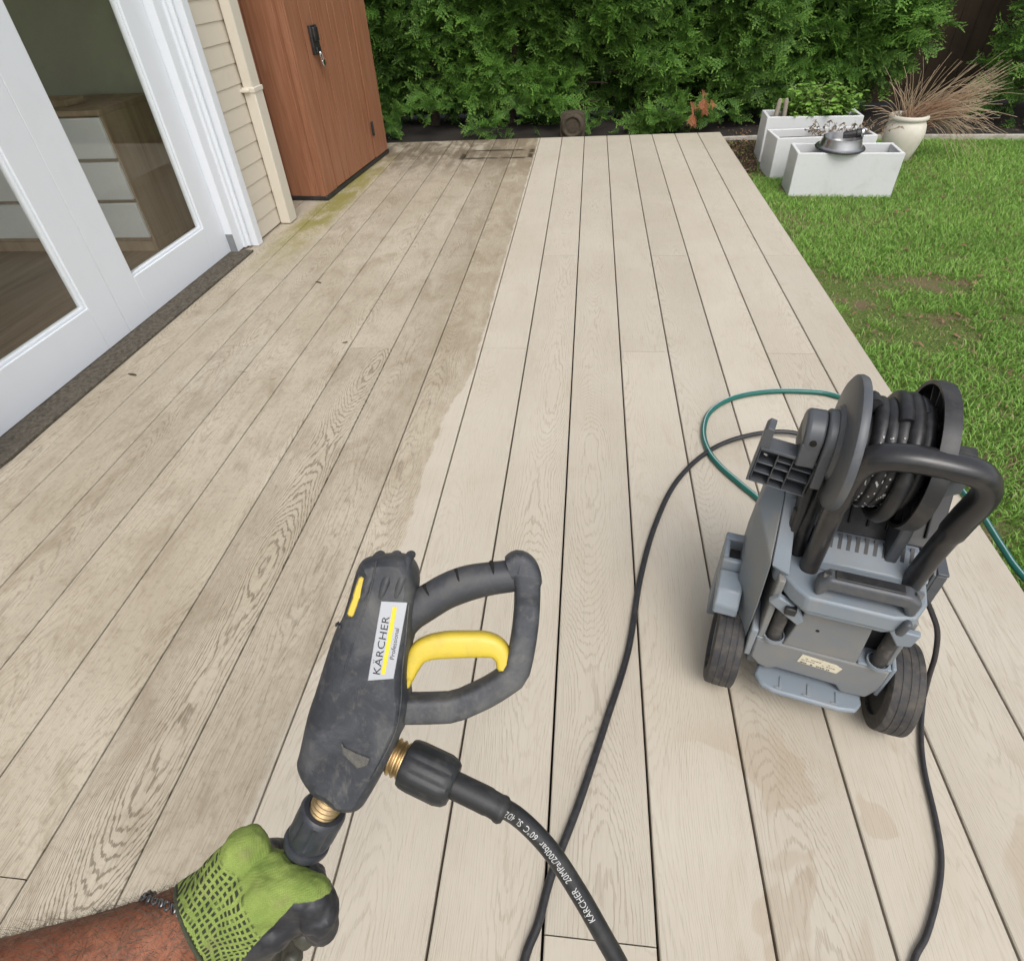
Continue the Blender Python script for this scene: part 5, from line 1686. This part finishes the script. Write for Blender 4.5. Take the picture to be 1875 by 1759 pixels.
arm_ctrl = [(-108,-186,-14),(-135,-197,-5),(-152,-203,1),(-185,-213,13),(-225,-222,28),(-280,-233,46),(-345,-243,70),(-405,-246,100),(-425,-225,150),(-402,-180,250),(-345,-110,420),(-270,-40,640)]
arm_r = [(24,20),(30,26),(33,28),(34.5,30),(38.5,34),(44,40),(48,45),(49,47),(50,48),(50,50),(54,54),(58,58)]
def lerp_list(ctrl, n):
    out = []
    for i in range(len(ctrl)-1):
        for q in range(n):
            t = q/n; out.append(tuple(ctrl[i][j]*(1-t)+ctrl[i+1][j]*t for j in range(len(ctrl[0]))))
    out.append(ctrl[-1]); return out
ap = spline(arm_ctrl, 8); ar = lerp_list(arm_r, 8)
mb = MB(); mb.tube(ap, ar, seg=40, nrm=(.2,.25,1))
obj('arm', mm(mb), mat_skin(), person, smooth=80)

def build_arm_hair():
    V, F = [], []
    n = 9000
    for q in range(n):
        i = int(rng.uniform(14, 54)); f = rng.random()
        p = ap[i].lerp(ap[i+1], f); t = (ap[i+1]-ap[i]).normalized()
        B = Vector((.2,.25,1)); B = (B - t*B.dot(t)).normalized(); N = B.cross(t)
        a = rng.uniform(-.9, 4.0) if rng.random() < .8 else rng.uniform(0,6.28)
        ra, rb = ar[i]
        nr = (N*(math.cos(a)*rb) + B*(math.sin(a)*ra)).normalized()
        root = p + N*(ra*math.cos(a)*.995) + B*(rb*math.sin(a)*.995)
        L = rng.uniform(9,22)*(.7+.5*min(1,(i-14)/20))
        side = t.cross(nr)
        d = (-t*rng.uniform(-.2,1.2)*-1 + nr*rng.uniform(.15,.75) + side*rng.normal(0,.7)).normalized()
        bend = (t*rng.normal(-.2,.6) + side*rng.normal(0,.5) - nr*.5)
        pts = [root + d*(L*s) + bend*(L*.45*s*s) for s in (0,.33,.66,1)]
        w = side.normalized()*.15 if abs(d.dot(side)) < .7 else nr*.15
        o = len(V)
        for j, pp in enumerate(pts):
            k_ = 1-.7*j/3
            V += [pp-w*k_, pp+w*k_]
            if j: F.append((o+2*j-2,o+2*j-1,o+2*j+1,o+2*j))
    V = np.array([tuple(v*.001) for v in V]); F = np.array(F)
    h = np_obj('arm_hair', V, F, plain('brown_hair', (.150,.118,.085), .5, var=.3), person)
    h['kind'] = 'stuff'
build_arm_hair()

def mat_glove():
    k = NT('glove_knit_and_coating')
    v = k.obj(); x, y, z = k.sep(v)
    nz = k.math('MULTIPLY', k.math('SUBTRACT', k.noise(v, 60, 4, .6), .5), .006)
    lim = k.math('MINIMUM', -.1680, k.math('ADD', -.171, k.math('MULTIPLY', k.math('ADD', x, .066), 1.12)))
    below = k.math('SUBTRACT', k.math('ADD', lim, nz), y)
    lobe = k.math('MULTIPLY', k.ss(z, -.020, -.012), 1.0)
    front = k.ss(below, -.0006, .0006)
    back = k.math('SUBTRACT', 1.0, lobe)
    black = k.math('MAXIMUM', front, back)
    # knitted mesh near the wrist: rings and rays about a centre on the cuff
    cx = k.math('ADD', x, .172); cy = k.math('ADD', y, .214)
    wn_ = k.noise(v, 45, 2, .5)
    r_ = k.math('ADD', k.math('SQRT', k.math('ADD', k.math('MULTIPLY', cx, cx), k.math('MULTIPLY', cy, cy))), k.math('MULTIPLY', wn_, .004))
    th = k.math('ADD', k.math('ARCTAN2', cy, cx), k.math('MULTIPLY', wn_, .12))
    s1 = k.math('SINE', k.math('MULTIPLY', r_, 6.2832/.0042)); s2 = k.math('SINE', k.math('MULTIPLY', th, 78.0))
    holes = k.math('MULTIPLY', k.ss(s1, -.45, .15), k.ss(s2, -.45, .15))
    zone = k.math('MULTIPLY', k.math('SUBTRACT', 1.0, k.ss(k.math('ADD', r_, k.math('MULTIPLY', wn_, .006)), .086, .090)), k.ss(k.noise(v, 70, 3), .22, .40))
    n1 = k.noise(v, 30, 4, .6)
    g = k.mix(k.ss(n1,.35,.7), (.180,.245,.055), (.270,.340,.085))
    g = k.mix(k.math('MULTIPLY', k.ss(k.noise(v, 900, 3, .7), .42, .62), .30), g, (.13,.20,.03))
    g = k.mix(k.math('MULTIPLY', k.ss(k.noise(v, 26, 5, .7), .50, .72), .6), g, (.19,.165,.080))
    g = k.mix(k.math('MULTIPLY', holes, zone), g, (.030,.034,.020))
    b = k.mix(k.ss(k.noise(v, 35, 5, .7), .45, .75), (.022,.022,.026), (.050,.048,.050))
    b = k.mix(k.math('MULTIPLY', k.ss(k.math('MULTIPLY', y, -1.0), .205, .232), .55), b, (.085,.082,.055))
    k.base(k.mix(black, g, b), k.math('SUBTRACT', .85, k.math('MULTIPLY', black, .38)), 0, .35)
    knit = k.math('MULTIPLY', k.math('SINE', k.math('MULTIPLY', k.math('ADD', k.math('MULTIPLY', x, .55), k.math('MULTIPLY', y, .83)), 6.2832/.0021)), k.math('SINE', k.math('MULTIPLY', k.math('SUBTRACT', k.math('MULTIPLY', x, .83), k.math('MULTIPLY', y, .55)), 6.2832/.0021)))
    hk = k.math('MULTIPLY', k.math('SUBTRACT', 1.0, black), k.math('ADD', k.math('ADD', k.math('MULTIPLY', k.noise(v, 800, 3, .7), .8), k.math('MULTIPLY', knit, .35)), k.math('MULTIPLY', k.math('MULTIPLY', holes, zone), -2.0)))
    k.bump(k.math('ADD', hk, k.math('MULTIPLY', k.noise(v, 300, 3), .6)), .6, .0006)
    return k.mat

def capsule(mb, pts, rs, seg=20, flat0=False):
    """chain with round ends"""
    P = [Vector(p) for p in pts]
    path, rad = [], []
    t0 = (P[0]-P[1]).normalized()
    if flat0: path.append(P[0]); rad.append(rs[0])
    else:
        for a in (89,70,50,30,12): path.append(P[0]+t0*(rs[0]*math.sin(R(a)))); rad.append(rs[0]*math.cos(R(a)))
    for i in range(len(P)-1):
        for q in range(6):
            t = q/6
            if i == 0 and q == 0 and flat0: continue
            path.append(P[i].lerp(P[i+1], t)); rad.append(rs[i]*(1-t)+rs[i+1]*t)
    t1 = (P[-1]-P[-2]).normalized()
    for a in (0,12,30,50,70,89): path.append(P[-1]+t1*(rs[-1]*math.sin(R(a)))); rad.append(max(.3, rs[-1]*math.cos(R(a))))
    mb.tube(path, rad, seg=seg)

mb = MB()
capsule(mb, [(-151,-204,5),(-126,-190,-9),(-92,-172,2)], [37.5,36,26], 32, flat0=True)       # cuff and back of the hand
capsule(mb, [(-134,-176,-2),(-114,-145,-4)], [25,18.5])                                      # index knuckle
capsule(mb, [(-128,-200,2),(-85,-172,8),(-56,-173,12)], [30,24,16])                          # thumb base and knuckle
capsule(mb, [(-52,-176,12),(-48,-188,12),(-47.5,-201,7)], [16.5,15.8,14])                    # thumb tip, bent down
capsule(mb, [(-60,-182,8),(-98,-212,6),(-134,-236,-2)], [14,18,26])                          # coated heel of the thumb
capsule(mb, [(-112,-156,-12),(-100,-178,-52),(-74,-202,-56),(-62,-205,-30)], [14,11,10.5,9.5])   # index finger
capsule(mb, [(-120,-172,-18),(-110,-196,-60),(-84,-222,-54),(-71,-230,-22)], [16,11.5,11,10.5])  # middle finger
capsule(mb, [(-130,-188,-18),(-118,-203,-66),(-92,-236,-56),(-86,-256,-30)], [16,11,10.5,9.5])   # ring finger
capsule(mb, [(-138,-206,-16),(-134,-228,-60),(-110,-260,-54),(-104,-275,-34)], [14,9.5,9,8.5])   # little finger
gl = obj('glove', mm(mb), mat_glove(), person, smooth=80)
rm = gl.modifiers.new('remesh', 'REMESH'); rm.mode = 'VOXEL'; rm.voxel_size = .0016; rm.use_smooth_shade = True
tx = bpy.data.textures.new('wrinkles', 'CLOUDS'); tx.noise_scale = .011; tx.noise_depth = 3
dm = gl.modifiers.new('wrinkle', 'DISPLACE'); dm.texture = tx; dm.strength = .0060; dm.mid_level = .5; dm.texture_coords = 'LOCAL'
sm = gl.modifiers.new('smooth', 'SMOOTH'); sm.factor = .5; sm.iterations = 5
# knitted hem of the cuff
axis = Vector((25,14,-14)).normalized()
mb = MB(); ring = []
e1 = axis.cross(Vector((0,0,1))).normalized(); e2 = axis.cross(e1)
for i in range(61):
    a = 2*math.pi*i/60; ring.append(Vector((-151,-204,5)) + e1*(36.6*math.cos(a)) + e2*(36.6*math.sin(a)))
mb.tube(ring, 1.7, seg=8)
obj('cuff_hem', mm(mb), worn('dark_hem', (.045,.050,.028), (.12,.12,.07), .9, .6, 300, bump=.5), gl, smooth=60)

# bracelet showing behind the wrist
mb = MB()
for i in range(44):
    a = 2*math.pi*i/44
    rd0 = e1*math.cos(a) + e2*math.sin(a)
    fz = max(0, rd0.z)
    c = Vector((-174,-210,10)) + rd0*(38.5-9.5*fz) + Vector((.86,.42,-.3))*(34*fz)
    tdir = (-e1*math.sin(a) + e2*math.cos(a))
    rd = (e1*math.cos(a)+e2*math.sin(a))
    w_ = axis*.85 + rd*(.45 if i % 2 else -.45)
    pts = [c + tdir*(3.8*math.cos(q)) + w_*(2.1*math.sin(q)) + (axis+rd)*(.5*math.sin(2*q)) for q in [2*math.pi*j/12 for j in range(13)]]
    mb.tube(pts, 1.0, seg=6)
o = obj('bracelet', mm(mb), plain('tarnished_silver', (.26,.26,.26), .35, 1.0, var=.4, scale=200), None, smooth=60, M=GR)
tag(o, 'silver chain bracelet worn on the wrist just above the glove cuff', 'bracelet')
